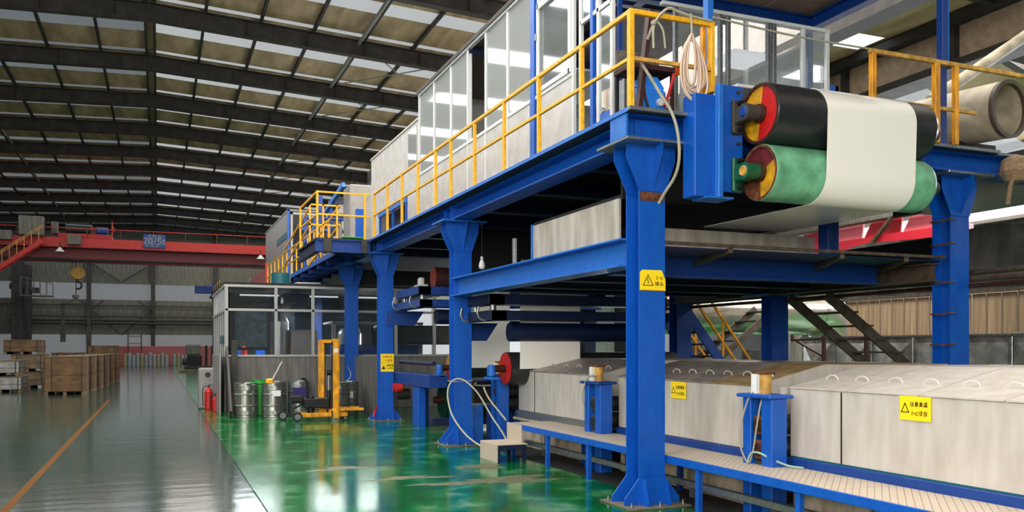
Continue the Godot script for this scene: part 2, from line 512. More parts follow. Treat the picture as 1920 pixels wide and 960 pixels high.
func camera_and_light() -> void:
	var cam := Camera3D.new()
	cam.name = "camera"
	cam.projection = Camera3D.PROJECTION_FRUSTUM
	cam.keep_aspect = Camera3D.KEEP_HEIGHT
	cam.near = 0.1
	cam.far = 400.0
	cam.size = 0.1 * 960.0 / 1620.0
	cam.frustum_offset = Vector2(0, 0.1 * 172.0 / 1620.0)
	add_child(cam)
	cam.position = Vector3(0, 1.8, 0)
	cam.rotation.y = -deg_to_rad(22.2573)
	cam.current = true
	var we := WorldEnvironment.new()
	we.name = "world"
	var e := Environment.new()
	var sky := Sky.new()
	var pm := ProceduralSkyMaterial.new()
	pm.sky_top_color = Color(0.62, 0.70, 0.80)
	pm.sky_horizon_color = Color(0.80, 0.83, 0.86)
	pm.ground_bottom_color = Color(0.3, 0.3, 0.3)
	pm.ground_horizon_color = Color(0.6, 0.6, 0.6)
	sky.sky_material = pm
	e.background_mode = Environment.BG_SKY
	e.sky = sky
	e.background_energy_multiplier = 1.0
	e.tonemap_mode = Environment.TONE_MAPPER_LINEAR
	e.tonemap_exposure = 1.0
	e.sdfgi_enabled = true
	e.ssao_enabled = true
	e.ssil_enabled = true
	we.environment = e
	add_child(we)
	# added fill lights behind and left of the camera; skylight bays overhead
	area("gable_fill_light", Vector3(-3.0, 6.2, 10.6), Vector3(5.5, 2.6, -10), Vector2(14, 8), 145.0, Color(1.0, 0.98, 0.95))
	area("left_fill_light", v(-14.2, 5.5, 6.0), v(6.0, 2.0, 8.0), Vector2(24, 5), 90.0, Color(1.0, 0.98, 0.95))
	for k in range(-5, 10):
		var d := 33.5 + 6.0 * k + 3.2
		var g: float = 40.0 if d < 25.0 else (22.0 if d < 45.0 else 12.0)
		area("skylight_light", v(6.5, 12.9, d), v(6.5, 0, d), Vector2(12, 1.5), g, Color(1.0, 0.98, 0.95))
		area("skylight_light", v(-6.5, 12.9, d), v(-6.5, 0, d), Vector2(12, 1.5), g * 0.5, Color(0.95, 0.98, 1.0))
	area("side_window_light", v(23.8, 6.0, 18), v(12, 2.0, 18), Vector2(24, 0.5), 60.0, Color(0.97, 0.98, 1.0))
	area("yard_daylight", v(18.0, 2.6, 43.5), v(12, 1.2, 20), Vector2(14, 4), 120.0, Color(0.97, 0.98, 1.0))
	area("lean_to_skylight", v(18.5, 8.3, 12.0), v(18.0, 0, 12.0), Vector2(4, 16), 75.0, Color(1.0, 0.98, 0.95))
	area("far_window_light", v(-1.0, 3.5, 93.0), v(-1.0, 3.0, 60), Vector2(22, 6), 3.0, Color(0.95, 0.98, 1.0))

func area(called: String, at: Vector3, to: Vector3, size: Vector2, e: float, c: Color) -> void:
	var l := AreaLight3D.new()
	l.name = called
	l.area_size = size
	l.light_energy = e * 3.3
	l.light_color = c
	l.area_range = 120.0
	l.area_attenuation = 2.0
	l.shadow_enabled = true
	add_child(l, true)
	var dir := (to - at).normalized()
	l.look_at_from_position(at, to, Vector3.UP if abs(dir.y) < 0.95 else Vector3.FORWARD)

func raf(x: float) -> float:      # centre height of a rafter
	return 13.8 - 0.045 * abs(x + 0.3)

func hall() -> void:
	# ---- floor ----
	var fl := struct("floor", "glossy painted concrete floor, green along the machine and darkened in the aisle to imitate shade")
	put("slab", mb().box(-14.4, 30, -0.4, -0.012, -12, 95), M.pit, fl)
	put("paint_coat", mb().box(-14.4, 1.10, -0.012, 0, 10.2, 94.4), M.floor_shaded, fl)
	put("paint_coat", mb().box(-14.4, 1.10, -0.012, 0, -12, 10.19), M.floor_shaded, fl)
	put("paint_coat", mb().box(1.115, 30, -0.012, 0, -12, 94.4), M.floor_green, fl)
	put("lane_line", mb().box(-1.62, -1.52, 0, 0.002, 6, 33), M.line_yellow, fl)
	var rng := RandomNumberGenerator.new()
	rng.seed = 8
	for q in [[4.25, 10.9, 0.9, 0.26], [3.2, 11.6, 0.5, 0.14], [4.55, 12.3, 0.35, 0.25], [2.6, 12.9, 0.5, 0.16]]:
		var pts := []
		for i in 40:
			var t := TAU * i / 40.0
			var rr := 1.0 + 0.35 * sin(3.0 * t + q[0]) + rng.randf_range(-0.3, 0.3)
			pts.append(Vector2(cos(t) * q[2] * rr, sin(t) * q[3] * rr))
		put("dirt_stain", mb().plate(pts, v(q[0], 0.0, q[1]), Vector3.RIGHT, Vector3.FORWARD, Vector3.UP * 0.0008), M.dirt, fl)
	# ---- roof ----
	var c := struct("ceiling", "pitched steel roof on dark tapered rafters with translucent skylight strips")
	var xs := []
	for i in 6:
		xs.append(1.6 + 1.95 * i)
		xs.append(-2.2 - 1.95 * i)
	xs.append(-0.14); xs.append(-0.46)
	xs.sort()
	var edges: Array = [-14.4] + xs + [13.2]
	for k in range(-6, 11):
		var d0 := 33.5 + 6.0 * k
		if k < 10:
			for s in [-1, 1]:
				var m := mb()
				var far: float = -14.4 if s < 0 else 13.2
				var sb: float = stripb(k)
				var segs := [[0.0, 2.3], [3.4, sb - 0.02], [5.95, 6.0]] if k > -5 else [[0.0, 6.0]]
				for sg in segs:
					roofpiece(m, -0.3, far, d0 + sg[0], d0 + sg[1], 0.46, 0.06)
				put("roof_sheet", m, M.roof, c)
		# rafters
		for s in [-1, 1]:
			var far: float = -14.2 if s < 0 else 13.0
			var m := mb()
			m.ibeam(v(-0.3, raf(-0.3), d0), v(far, raf(far), d0), 0.34, 0.62, 0.03)
			if k >= -1 and k < 5:
				for t in 6:
					var x: float = lerp(-0.3, far, (t + 0.5) / 6.0)
					m.box(x - 0.01, x + 0.01, raf(x) - 0.29, raf(x) + 0.29, d0 - 0.16, d0 + 0.16)
			put("rafter", m, M.rafter, c)
		if k == 10 or k < -3:
			continue
		var single := mb()
		for x in xs:
			var m := mb()
			m.bar(v(x, raf(x) + 0.385, d0), v(x, raf(x) + 0.385, d0 + 6), 0.10, 0.15)
			put("purlin", m, M.rafter, c)
		for i in edges.size() - 1:
			var a: float = edges[i]
			var b: float = edges[i + 1]
			if a < -0.3 and b > -0.2:
				continue
			var side := "sky_left_dimmed" if b < 0.0 else "sky_right"
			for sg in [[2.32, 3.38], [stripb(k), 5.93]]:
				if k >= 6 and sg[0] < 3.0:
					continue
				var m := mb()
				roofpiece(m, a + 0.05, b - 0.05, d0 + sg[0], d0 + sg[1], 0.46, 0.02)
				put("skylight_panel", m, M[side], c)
	put("tie_tube", mb().cyl(v(7.25, raf(7.25) + 0.2, 15), v(7.25, raf(7.25) + 0.2, 94), 0.07, -1, 10), M.frame_shaded_grey, c)
	put("tie_tube", mb().cyl(v(-7.85, raf(-7.85) + 0.2, 15), v(-7.85, raf(-7.85) + 0.2, 94), 0.07, -1, 10), M.frame_shaded_grey, c)
	put("ridge_cap", mb().bar(v(-0.3, 14.34, -6), v(-0.3, 14.34, 94), 0.5, 0.06), M.roof, c)
	# round bracing rods under the right slope
	for k in range(0, 6):
		var d0 := 33.5 + 6.0 * k
		for x in [7.5]:
			put("brace_rod", mb().cyl(v(x, raf(x) + 0.3, d0 + 0.2), v(x + 4.2, raf(x + 4.2) + 0.3, d0 + 5.8), 0.025, -1, 6), M.frame_shaded_grey, c)
			put("brace_rod", mb().cyl(v(x + 4.2, raf(x + 4.2) + 0.3, d0 + 0.2), v(x, raf(x) + 0.3, d0 + 5.8), 0.025, -1, 6), M.frame_shaded_grey, c)
	# ---- far gable wall ----
	var w := struct("wall_far", "far gable wall of grey sheeting with two bands of translucent glazing")
	put("lower_sheeting", mb().box(-14.4, 30, 3.1, 6.55, 94.2, 94.4), M.siding, w)
	put("upper_sheeting", mb().box(-14.4, 30, 8.15, 14.6, 94.2, 94.4), M.siding, w)
	put("glazing_band", mb().box(-14.4, 13, 6.55, 8.15, 94.25, 94.35), M.far_window, w)
	put("glazing_band", mb().box(-14.4, 13, 0.0, 3.1, 94.25, 94.35), M.far_window, w)
	put("side_sheeting", mb().box(13, 30, 0.0, 8.15, 94.2, 94.4), M.siding, w)
	for x in [-12.1, -6.3, -0.5, 5.45, 11.3]:
		put("gable_post", mb().ibeam(v(x, 0, 93.9), v(x, 13.6, 93.9), 0.4, 0.35, 0.03, Vector3.BACK), M.rafter, w)
	for q in [[-6.3, 10.2, -3.45, 8.3], [-0.5, 10.2, -3.35, 8.3], [-6.3, 5.7, -3.45, 3.1], [-0.5, 5.7, -3.35, 3.1], [-6.3, 5.4, -5.0, 6.4], [-0.5, 5.4, -1.8, 6.4]]:
		put("brace", mb().bar(v(q[0], q[1], 93.7), v(q[2], q[3], 93.7), 0.13, 0.13), M.rafter, w)
	put("girt", mb().bar(v(-14, 5.95, 93.8), v(13, 5.95, 93.8), 0.12, 0.12), M.rafter, w)
	for y in [4.85, 4.5, 4.2]:
		put("wall_pipe", mb().cyl(v(-13, y, 93.4), v(10, y, 93.4), 0.12 if y < 4.6 else 0.07, -1, 8), M.rafter, w)
	# ---- other walls that close the hall ----
	struct("wall_left", "left long wall of grey sheeting", mb().box(-14.6, -14.4, -0.4, 13.9, -12.4, 94.4), M.siding)
	var wl := struct("added_window_3", "added row of glowing panes on the left long wall, lighting the line")  # unseen glowing panes, added to light the line from the left
	for i in 8:
		put("pane", mb().box(-14.4, -14.36, 3.0, 8.0, -6.0 + 3.0 * i, -3.1 + 3.0 * i), M.day, wl)
	struct("wall_behind", "gable wall behind the viewer", mb().box(-14.6, 30, -0.4, 14.8, -12.4, -12.2), M.siding)
	var win := struct("added_window_1", "added glowing panel behind the viewer, lighting the line from the front", mb().obox(Vector3(-3, 6.2, 11.4), Vector3(7, 0, 0), Vector3(0, 4, 0), Vector3(0, 0, 0.05)), M.day)  # unseen glowing panel, added as front light
	# eaves wall above the crane rail on the right
	var wr := struct("wall_right", "pale eaves girder and sheeting high along the right side of the hall")
	put("web", mb().box(13.0, 13.15, 8.55, 13.6, -12, 94.2), M.white_panel, wr)
	put("bottom_flange", mb().box(12.8, 13.3, 8.25, 8.55, -12, 94.2), M.rafter, wr)
	for i in 14:
		put("stiffener", mb().box(12.9, 13.0, 8.55, 13.5, 3.0 + 2.6 * i, 3.16 + 2.6 * i), M.girder, wr)
	# ---- lean-to bay to the right ----
	var rg := struct("trim_1", "deep tan crane girder with dark flanges running behind the upper deck")
	put("web", mb().box(16.0, 16.1, 7.95, 8.8, 0, 60), M.girder, rg)
	put("top_flange", mb().box(15.7, 16.4, 8.75, 8.95, 0, 60), M.rafter, rg)
	put("bottom_flange", mb().box(15.7, 16.4, 7.78, 7.95, 0, 60), M.rafter, rg)
	put("rail", mb().box(15.98, 16.12, 8.95, 8.99, 0, 60), M.brown_steel, rg)
	for i in 12:
		put("stiffener", mb().box(15.84, 16.0, 7.95, 8.75, 4.0 + 3.2 * i, 4.14 + 3.2 * i), M.rafter, rg)
	var lr := struct("ceiling", "low lean-to roof with dark beams and skylights beyond the upper deck")
	# between the eaves wall and the crane girder
	for q in [[13.2, 16.0, -2.0, 15.3], [13.2, 16.0, 16.15, 60.0], [13.2, 14.75, 15.3, 16.15], [15.62, 16.0, 15.3, 16.15]]:
		put("roof_sheet", mb().box(q[0], q[1], 9.0, 9.06, q[2], q[3]), M.roof, lr)
	put("skylight_panel", mb().box(14.75, 15.62, 9.0, 9.05, 15.3, 16.15), M.sky_bright, lr)
	for d in [8.0, 12.6, 17.6, 23.0, 29.0]:
		put("beam", mb().bar(v(13.2, 8.9, d), v(15.7, 8.9, d), 0.12, 0.18), M.rafter, lr)
	# beyond the crane girder the roof falls to the outer wall
	for i in 9:
		var d0 := 2.0 + 4.0 * i
		put("roof_sheet", mb().plate([Vector2(16.1, 9.4), Vector2(24.4, 6.9), Vector2(24.4, 6.96), Vector2(16.1, 9.46)], v(0, 0, d0), Vector3.RIGHT, Vector3.UP, Vector3.FORWARD * 2.9), M.roof, lr)
		put("skylight_panel", mb().plate([Vector2(16.1, 9.4), Vector2(24.4, 6.9), Vector2(24.4, 6.93), Vector2(16.1, 9.43)], v(0, 0, d0 + 2.9), Vector3.RIGHT, Vector3.UP, Vector3.FORWARD * 1.1), M.sky_right, lr)
		put("beam", mb().bar(v(16.1, 9.1, d0), v(24.4, 6.6, d0), 0.2, 0.45), M.rafter, lr)
	for x in [18.2, 20.4, 22.6]:
		put("purlin", mb().bar(v(x, 9.25 - (x - 16.1) * 0.301, 0), v(x, 9.25 - (x - 16.1) * 0.301, 38), 0.1, 0.2), M.rafter, lr)
	var wo := struct("wall_outer", "outer wall of the lean-to, dark below and with a bright strip window")
	put("lower_sheeting", mb().box(24.4, 24.6, -0.4, 5.8, -2, 60), M.tarp, wo)
	put("upper_sheeting", mb().box(24.4, 24.6, 6.25, 9.9, -2, 60), M.siding, wo)
	put("sill", mb().box(24.2, 24.42, 5.75, 5.85, -2, 60), M.white_panel, wo)
	put("lintel", mb().box(24.2, 24.42, 6.25, 6.42, -2, 60), M.white_panel, wo)
	for i in 16:
		put("strip_pane", mb().box(24.42, 24.5, 5.85, 6.25, 2.04 + 2.2 * i, 2.04 + 2.2 * i + 2.14), M.strip_window, wo)
	struct("wall_cross", "pale bright end wall of the lean-to beyond the stairs", mb().box(12.0, 30, 0, 9.9, 44.0, 44.2), M.white_panel)
	var dw := struct("window_2", "bright glazed opening low in the pale end wall")
	put("frame", mb().box(10.6, 22, 0.3, 0.4, 43.85, 44.0).box(10.6, 22, 3.9, 4.0, 43.85, 44.0), M.frame_white, dw)
	for i in 8:
		put("pane", mb().box(10.7 + 1.4 * i, 11.96 + 1.4 * i, 0.4, 3.9, 43.9, 43.96), M.day, dw)

func stripb(k: int) -> float:
	return 5.62 if k < 3 else (5.25 if k < 5 else 4.8)

func roofpiece(m: MB, xa: float, xb: float, d0: float, d1: float, up: float, th: float) -> void:
	var a := v(xa, raf(xa) + up, d0)
	var b := v(xb, raf(xb) + up, d0)
	m.obox((a + b) / 2 + Vector3(0, th / 2, -(d1 - d0) / 2), (b - a) / 2, Vector3(0, th / 2, 0), Vector3(0, 0, (d1 - d0) / 2))

# ---------- things in the far hall ----------
func far_hall() -> void:
	var dd := 65.0
	var cr := thing("bridge_crane", "long red overhead bridge crane spanning the hall under the roof", "crane", v(-1, 7.8, dd))
	put("lower_girder", mb().box(-13, 12.4, 7.8, 8.5, dd, dd + 0.7, 0.02), M.crane_dark, cr)
	put("girder_flange", mb().box(-13, 12.4, 7.72, 7.8, dd - 0.1, dd + 0.8), M.rafter, cr)
	put("walkway_panel", mb().box(-13, 12.4, 8.5, 9.1, dd - 0.9, dd - 0.8), M.crane_red, cr)
	put("walkway_deck", mb().box(-13, 12.4, 8.46, 8.5, dd - 0.9, dd + 0.7), M.crane_dark, cr)
	put("far_girder", mb().box(-13, 12.4, 7.8, 9.1, dd + 2.6, dd + 3.2), M.crane_dark, cr)
	put("handrail", mb().bar(v(-13, 9.75, dd - 0.85), v(12.4, 9.75, dd - 0.85), 0.05, 0.05), M.crane_red, cr)
	for i in 13:
		var x := -12.6 + 2.05 * i
		put("rail_post", mb().box(x - 0.03, x + 0.03, 8.5, 9.75, dd - 0.88, dd - 0.82), M.rust, cr)
	for x in [-6.0, 6.75]:
		var l := put("lamp_shade", mb().cyl(v(x, 8.12, dd - 1.1), v(x, 8.42, dd - 1.1), 0.3, 0.06, 14), M.white, cr)
		put("lamp_stem", mb().cyl(v(x, 8.42, dd - 1.1), v(x, 8.75, dd - 1.0), 0.03, -1, 6), M.rafter, l)
	put("end_carriage", mb().box(-13.2, -12.4, 7.9, 8.7, dd - 1.2, dd + 4.2, 0.04), M.crane_red, cr)
	var cabs := [[-8.35, -6.9, 9.1, 10.35, "tall pale"], [-9.6, -8.75, 8.75, 9.35, "low pale"], [-5.55, -4.75, 8.6, 9.25, "small pale"]]
	for q in cabs:
		var cb := one("control_cabinet", "%s control cabinet mounted on the red crane bridge" % q[4], "cabinet", mb().box(q[0], q[1], q[2], q[3], dd - 1.5, dd - 0.92, 0.03), M.siding, "cabinets on the crane")
		if q[4] == "tall pale":
			put("door", mb().box(q[0] + 0.06, q[1] - 0.06, q[2] + 0.06, q[3] - 0.06, dd - 1.52, dd - 1.5), M.siding, cb)
	# trolley
	var tr := thing("crane_trolley", "red hoist trolley with green and blue motors riding on the crane bridge", "hoist", v(-4.5, 9.1, dd + 1))
	put("frame", mb().box(-6.2, -2.9, 9.15, 9.45, dd - 0.4, dd + 3.4, 0.03), M.crane_red, tr)
	put("drum", mb().cyl(v(-5.8, 9.85, dd + 0.6), v(-4.2, 9.85, dd + 0.6), 0.35), M.motor_teal, tr)
	put("motor", mb().cyl(v(-3.9, 9.75, dd + 0.4), v(-3.2, 9.75, dd + 0.4), 0.28), M.blue_dark, tr)
	put("gearbox", mb().box(-4.3, -3.9, 9.45, 10.0, dd + 0.2, dd + 0.8, 0.04), M.red_dull, tr)
	put("railing", mb().bar(v(-2.9, 10.1, dd - 0.4), v(-2.9, 10.1, dd + 3), 0.06, 0.06).box(-2.94, -2.86, 9.4, 10.35, dd - 0.42, dd - 0.34), M.crane_red, tr)
	put("panel_box", mb().box(-6.6, -6.2, 9.4, 10.2, dd - 0.3, dd + 0.3, 0.03), M.siding, tr)
	var hk := thing("crane_hook", "dark yellow hook block hanging on ropes below the red crane", "hook", v(-5.15, 6.2, dd + 1.6))
	put("block", mb().lathe(v(-5.15, 6.95, dd + 1.36), [Vector2(0, 0), Vector2(0.42, 0), Vector2(0.46, 0.1), Vector2(0.46, 0.38), Vector2(0.42, 0.48), Vector2(0, 0.48)], 18, Vector3.FORWARD), M.rust_rail, hk)
	var hp := []
	for i in 15:
		var t := -0.6 + 4.3 * i / 14.0
		hp.append(v(-5.15 + 0.24 * sin(t), 6.15 + 0.24 * cos(t) - 0.05, dd + 1.6))
	put("hook", mb().tube([v(-5.15, 6.6, dd + 1.6), v(-5.15, 6.4, dd + 1.6)] + hp, 0.07), M.rafter, hk)
	for x in [-5.5, -4.8]:
		put("rope", mb().cyl(v(x, 7.0, dd + 1.6), v(x, 9.2, dd + 1.6), 0.025, -1, 6), M.cable, hk)
	var hk2 := thing("crane_hook", "small grey auxiliary hook with a spreader beam and two hanging lifting straps", "hook", v(-5.3, 3.2, dd + 2))
	put("rope", mb().cyl(v(-5.3, 5.5, dd + 2), v(-5.3, 9.2, dd + 2), 0.03, -1, 6), M.cable, hk2)
	put("block", mb().lathe(v(-5.3, 5.2, dd + 2), [Vector2(0, 0), Vector2(0.22, 0.05), Vector2(0.22, 0.25), Vector2(0, 0.32)], 12), M.siding, hk2)
	put("spreader_beam", mb().box(-6.25, -4.2, 4.75, 4.9, dd + 1.9, dd + 2.1, 0.02).bar(v(-5.9, 4.9, dd + 2), v(-5.3, 5.2, dd + 2), 0.06, 0.06).bar(v(-4.7, 4.9, dd + 2), v(-5.3, 5.2, dd + 2), 0.06, 0.06), M.rafter, hk2)
	for x in [-6.1, -4.5]:
		put("strap", mb().box(x - 0.12, x + 0.12, 2.3, 4.75, dd + 1.97, dd + 2.03).box(x - 0.17, x + 0.17, 2.2, 3.0, dd + 1.94, dd + 2.06), M.rafter, hk2)
	# load sign on the crane
	var sg := thing("load_sign", "blue and white load sign reading 20/5t on the red crane", "sign", v(-0.1, 8.6, dd - 1))
	put("plate", mb().box(-0.95, 0.45, 8.62, 9.55, dd - 1.0, dd - 0.93, 0.01), M.blue_dark, sg)
	put("print", text_mesh("20/5t", 0.42, v(-0.25, 8.93, dd - 1.02)), M.roll_white, sg)
	put("print", glyphs("起重量", v(-0.72, 9.27, dd - 1.01), 0.28, 0.02), M.roll_white, sg)
	put("print", glyphs("安全第一", v(-0.86, 8.68, dd - 1.01), 0.28, 0.02), M.roll_white, sg)
	# red access stair of the crane
	var st := thing("crane_ladder", "red access ladder slanting down from the crane at the left", "ladder", v(-9, 6, dd - 2))
	for o in [0.0, 0.7]:
		put("stringer", mb().bar(v(-6.9, 8.7, dd - 2.2 + o), v(-10.6, 5.9, dd - 2.2 + o), 0.08, 0.28), M.crane_red, st)
		put("handrail", mb().bar(v(-6.9, 9.7, dd - 2.2 + o), v(-10.6, 6.9, dd - 2.2 + o), 0.05, 0.05), M.rust_rail, st)
	for i in 9:
		var t := (i + 0.5) / 9.0
		put("tread", mb().box(lerp(-6.9, -10.6, t) - 0.12, lerp(-6.9, -10.6, t) + 0.12, lerp(8.7, 5.9, t) - 0.02, lerp(8.7, 5.9, t) + 0.02, dd - 2.2, dd - 1.5), M.crane_dark, st)
		put("baluster", mb().bar(v(lerp(-6.9, -10.6, t), lerp(8.7, 5.9, t), dd - 2.2), v(lerp(-6.9, -10.6, t), lerp(9.7, 6.9, t), dd - 2.2), 0.04, 0.04), M.rust_rail, st)
	# hall columns with crane brackets near the far left corner
	for q in [[-11.55, 87.5, "nearer"], [-11.6, 93.0, "farther"]]:
		var x: float = q[0]
		var d: float = q[1]
		var hc := thing("hall_column", "%s dark hall column standing in the far left corner" % q[2], "column", v(x, 0, d), "hall columns at the far left")
		put("shaft", mb().ibeam(v(x, 0, d), v(x, 9.6, d), 0.9, 0.9, 0.05, Vector3.BACK), M.rafter, hc)
		put("bracket", mb().box(x - 0.6, x + 1.1, 7.0, 7.5, d - 0.4, d + 0.4, 0.03), M.rafter, hc)
		if d < 90.0:
			put("landing", mb().box(-11.1, -8.6, 6.3, 6.4, 85.4, 87.2), M.siding, hc)
			for i in 6:
				put("landing_post", mb().box(-11.1 + 0.5 * i, -11.02 + 0.5 * i, 6.4, 8.0 - 0.12 * i, 85.4, 85.48), M.siding, hc)
			put("landing_rail", mb().bar(v(-11.1, 8.0, 85.44), v(-8.6, 7.4, 85.44), 0.07, 0.07), M.siding, hc)
	# banner wall and coils at the end
	one("hoarding", "long pink red hoarding low in front of the far wall", "hoarding", mb().box(-4.2, 6.4, 0.0, 1.95, 93.0, 93.15, 0.02), M.pink)
	for i in 17:
		var x: float = -2.95 + 0.37 * i + (0.35 if i > 10 else 0.0)
		if i > 15:
			continue
		var h: float = 1.2 + 0.12 * sin(i * 2.3)
		var wr := "leftmost" if i == 0 else ("rightmost" if i == 15 else "%s from the left" % ["first", "second", "third", "fourth", "fifth", "sixth", "seventh", "eighth", "ninth", "tenth", "eleventh", "twelfth", "thirteenth", "fourteenth", "fifteenth"][i])
		one("upright_roll", "%s %s roll, %s in the row standing before the pink hoarding" % ["pale grey" if i % 4 else "cream", "upright", wr], "roll", mb().lathe(v(x, 0, 91.2), [Vector2(0, 0), Vector2(0.16, 0), Vector2(0.17, 0.02), Vector2(0.17, h - 0.05), Vector2(0.13, h), Vector2(0, h)], 12), M.roll_white if i % 4 else M.roll_cream, "upright rolls by the far wall")
	# small machine and pallet before the hoarding
	var mc := thing("floor_machine", "small dark machine standing on the floor near the far wall", "machine", v(2.9, 0, 80))
	put("base", mb().box(2.1, 4.3, 0.0, 0.25, 79.4, 80.6, 0.03), M.rafter, mc)
	put("body", mb().box(2.3, 3.5, 0.25, 1.15, 79.5, 80.5, 0.05), M.dark, mc)
	put("motor", mb().cyl(v(1.9, 0.6, 80), v(2.3, 0.6, 80), 0.3), M.rafter, mc)
	put("post", mb().box(3.75, 3.95, 0.0, 2.0, 79.6, 79.8).box(4.25, 4.4, 0.0, 2.0, 79.6, 79.8), M.dark, mc)
	put("brace", mb().bar(v(4.35, 1.2, 79.6), v(5.4, 0.05, 79.6), 0.08, 0.08), M.dark, mc)
	put("hopper", mb().box(2.2, 3.4, 1.15, 2.1, 79.7, 80.4, 0.1), M.siding, mc)
	one("timber_pallet", "flat timber pallet lying on the floor in front of the dark machine", "pallet", mb().box(1.35, 3.7, 0.1, 0.18, 66.4, 67.6, 0.01).box(1.35, 3.7, 0.0, 0.1, 66.4, 66.5).box(1.35, 3.7, 0.0, 0.1, 67.5, 67.6).box(1.35, 3.7, 0.0, 0.1, 66.95, 67.05), M.pale_wood)
	var lb := thing("wall_ladder", "thin steel frame ladder standing against the far wall glazing", "ladder", v(-2.3, 0, 92.4))
	for x in [-2.75, -1.55]:
		put("stile", mb().box(x - 0.05, x + 0.05, 0, 4.1, 92.35, 92.45), M.rafter, lb)
	for y in [2.2, 2.9, 3.6]:
		put("rung", mb().bar(v(-2.75, y, 92.4), v(-1.55, y, 92.4), 0.06, 0.06), M.rafter, lb)
	crates()

func crate_at(x0: float, x1: float, y0: float, h: float, d0: float, d1: float, label: String, m: Material) -> void:
	var o := thing("packing_crate", label, "crate", v((x0 + x1) / 2, y0, (d0 + d1) / 2), "packed crates on the left")
	put("panel_box", mb().box(x0, x1, y0 + 0.12, y0 + h, d0, d1, 0.02), m, o)
	var f := mb()
	for t in [0.0, 0.45, 0.9]:
		var x: float = lerp(x0, x1 - 0.12, t / 0.9)
		f.box(x, x + 0.12, y0, y0 + 0.12, d0 + 0.02, d1 - 0.02)
	put("skid", f, M.pale_wood, o)
	put("lid", mb().box(x0 - 0.02, x1 + 0.02, y0 + h, y0 + h + 0.03, d0 - 0.02, d1 + 0.02, 0.01), M.pale_wood, o)
	for t in [0.18, 0.92]:
		var x: float = lerp(x0, x1, t)
		put("strap", mb().box(x - 0.02, x + 0.02, y0 + 0.12, y0 + h, d0 - 0.012, d0 - 0.001).box(x - 0.02, x + 0.02, y0 + h + 0.03, y0 + h + 0.04, d0, d1), M.strap, o)
	for s in [0.15, 0.85]:
		put("strap", mb().box(x1 + 0.001, x1 + 0.012, y0 + 0.12, y0 + h, lerp(d0, d1, s) - 0.02, lerp(d0, d1, s) + 0.02), M.strap, o)
	put("seam", mb().box(x0, x1, y0 + h * 0.52, y0 + h * 0.52 + 0.015, d0 - 0.008, d0 - 0.001).box(x1 + 0.001, x1 + 0.008, y0 + h * 0.52, y0 + h * 0.52 + 0.015, d0, d1), M.strap, o)

func crates() -> void:
	var nth := ["nearest of the row, facing the viewer", "second in the row", "third in the row", "fourth in the row", "fifth in the row", "last and farthest in the row"]
	for i in 6:
		var d0 := 37.0 + 2.75 * i
		var xr := -2.62 + 0.125 * i
		crate_at(xr - 1.38, xr, 0.0, 1.44, d0, d0 + 2.3, "brown plywood export crate beside the aisle, %s" % nth[i], M.ply)
	for q in [[-6.6, -5.1, 0.0, 0.62, 39.6, 41.6, "film wrapped low crate at the left edge, lower of two", M.wrap], [-6.7, -5.2, 0.665, 0.6, 39.7, 41.6, "film wrapped low crate at the left edge, upper of two", M.wrap], [-5.9, -4.7, 0.0, 0.7, 43.5, 46.0, "strapped pale crate behind the film wrapped pair, lower of two", M.pale_wood], [-6.0, -4.75, 0.74, 0.72, 43.5, 46.0, "strapped pale crate behind the film wrapped pair, upper of two", M.pale_wood], [-6.3, -4.9, 1.5, 0.62, 43.6, 45.8, "brown crate topping the strapped pale stack on the left", M.ply], [-5.4, -3.9, 0.0, 1.5, 53.0, 56.0, "brown crate standing alone behind the strapped stack", M.ply], [-3.9, -2.3, 0.0, 1.9, 57.0, 60.0, "tall brown crate rising behind the row of export crates", M.ply]]:
		crate_at(q[0], q[1], q[2], q[3], q[4], q[5], q[6], q[7])

const GLYPH := {
	"小": "818e 8e6d 45 2a c5ea", "心": "272b 555c 5c7e 7ebe bedb 8396 c5e8", "注": "2244 1638 1e4a 91a3 65f5 79e9 5efe a5ae",
	"意": "8082 32d2 6364 a3a4 25e5 46c6 4aca 464a c6ca 48c8 3c2e 5b5e 5eae aebd 8b9c cced", "高": "8082 22e2 54b4 56b6 5456 b4b6 383f 38d8 d8df 6aaa 6dad 6a6d aaad",
	"温": "2244 1638 1e4a 71d1 76d6 7176 d1d6 73d3 69e9 696e e9ee 999e b9be 4efe", "烫": "2132 1425 1836 61c1 c184 84d4 d4c8 a468 898b 8b3f 8bdf 4a3c cabc",
	"伤": "4116 353f 8164 73e3 77d7 d7ce ceae a49a 9a6e", "碰": "1272 4218 386 38 6868 3d6d 686d 383d 91a3 d1c3 84f4 a4ad d4dd 8dfd 869a f6ea",
	"头": "4163 2547 19f9 9199 992f abef", "起": "13 6347 17 7177 3fef 4a7a 4747 474f 91e1 e1e5 95e5 9595 959a 9ada", "重": "12e2 03f3 25d5 29d9 252 52 29 d5d9 27d7 818e 2bdb 1eee",
	"量": "41c1 4141 414 4 44c4 c1c4 06f6 48c8 4bcb 484b c8cb 884e 8ded 1eff", "安": "8082 1333 14 e3e5 13e3 18f8 652d b83f 6aef", "全": "8017 80e7 48c8 3bdb 868e 1eee", "第": "4125 42 7272 a18 c2f2 25d5 d5d8 38d8 383b 3bdb dbcd 858f 8b2f", "一": "18e8",
}

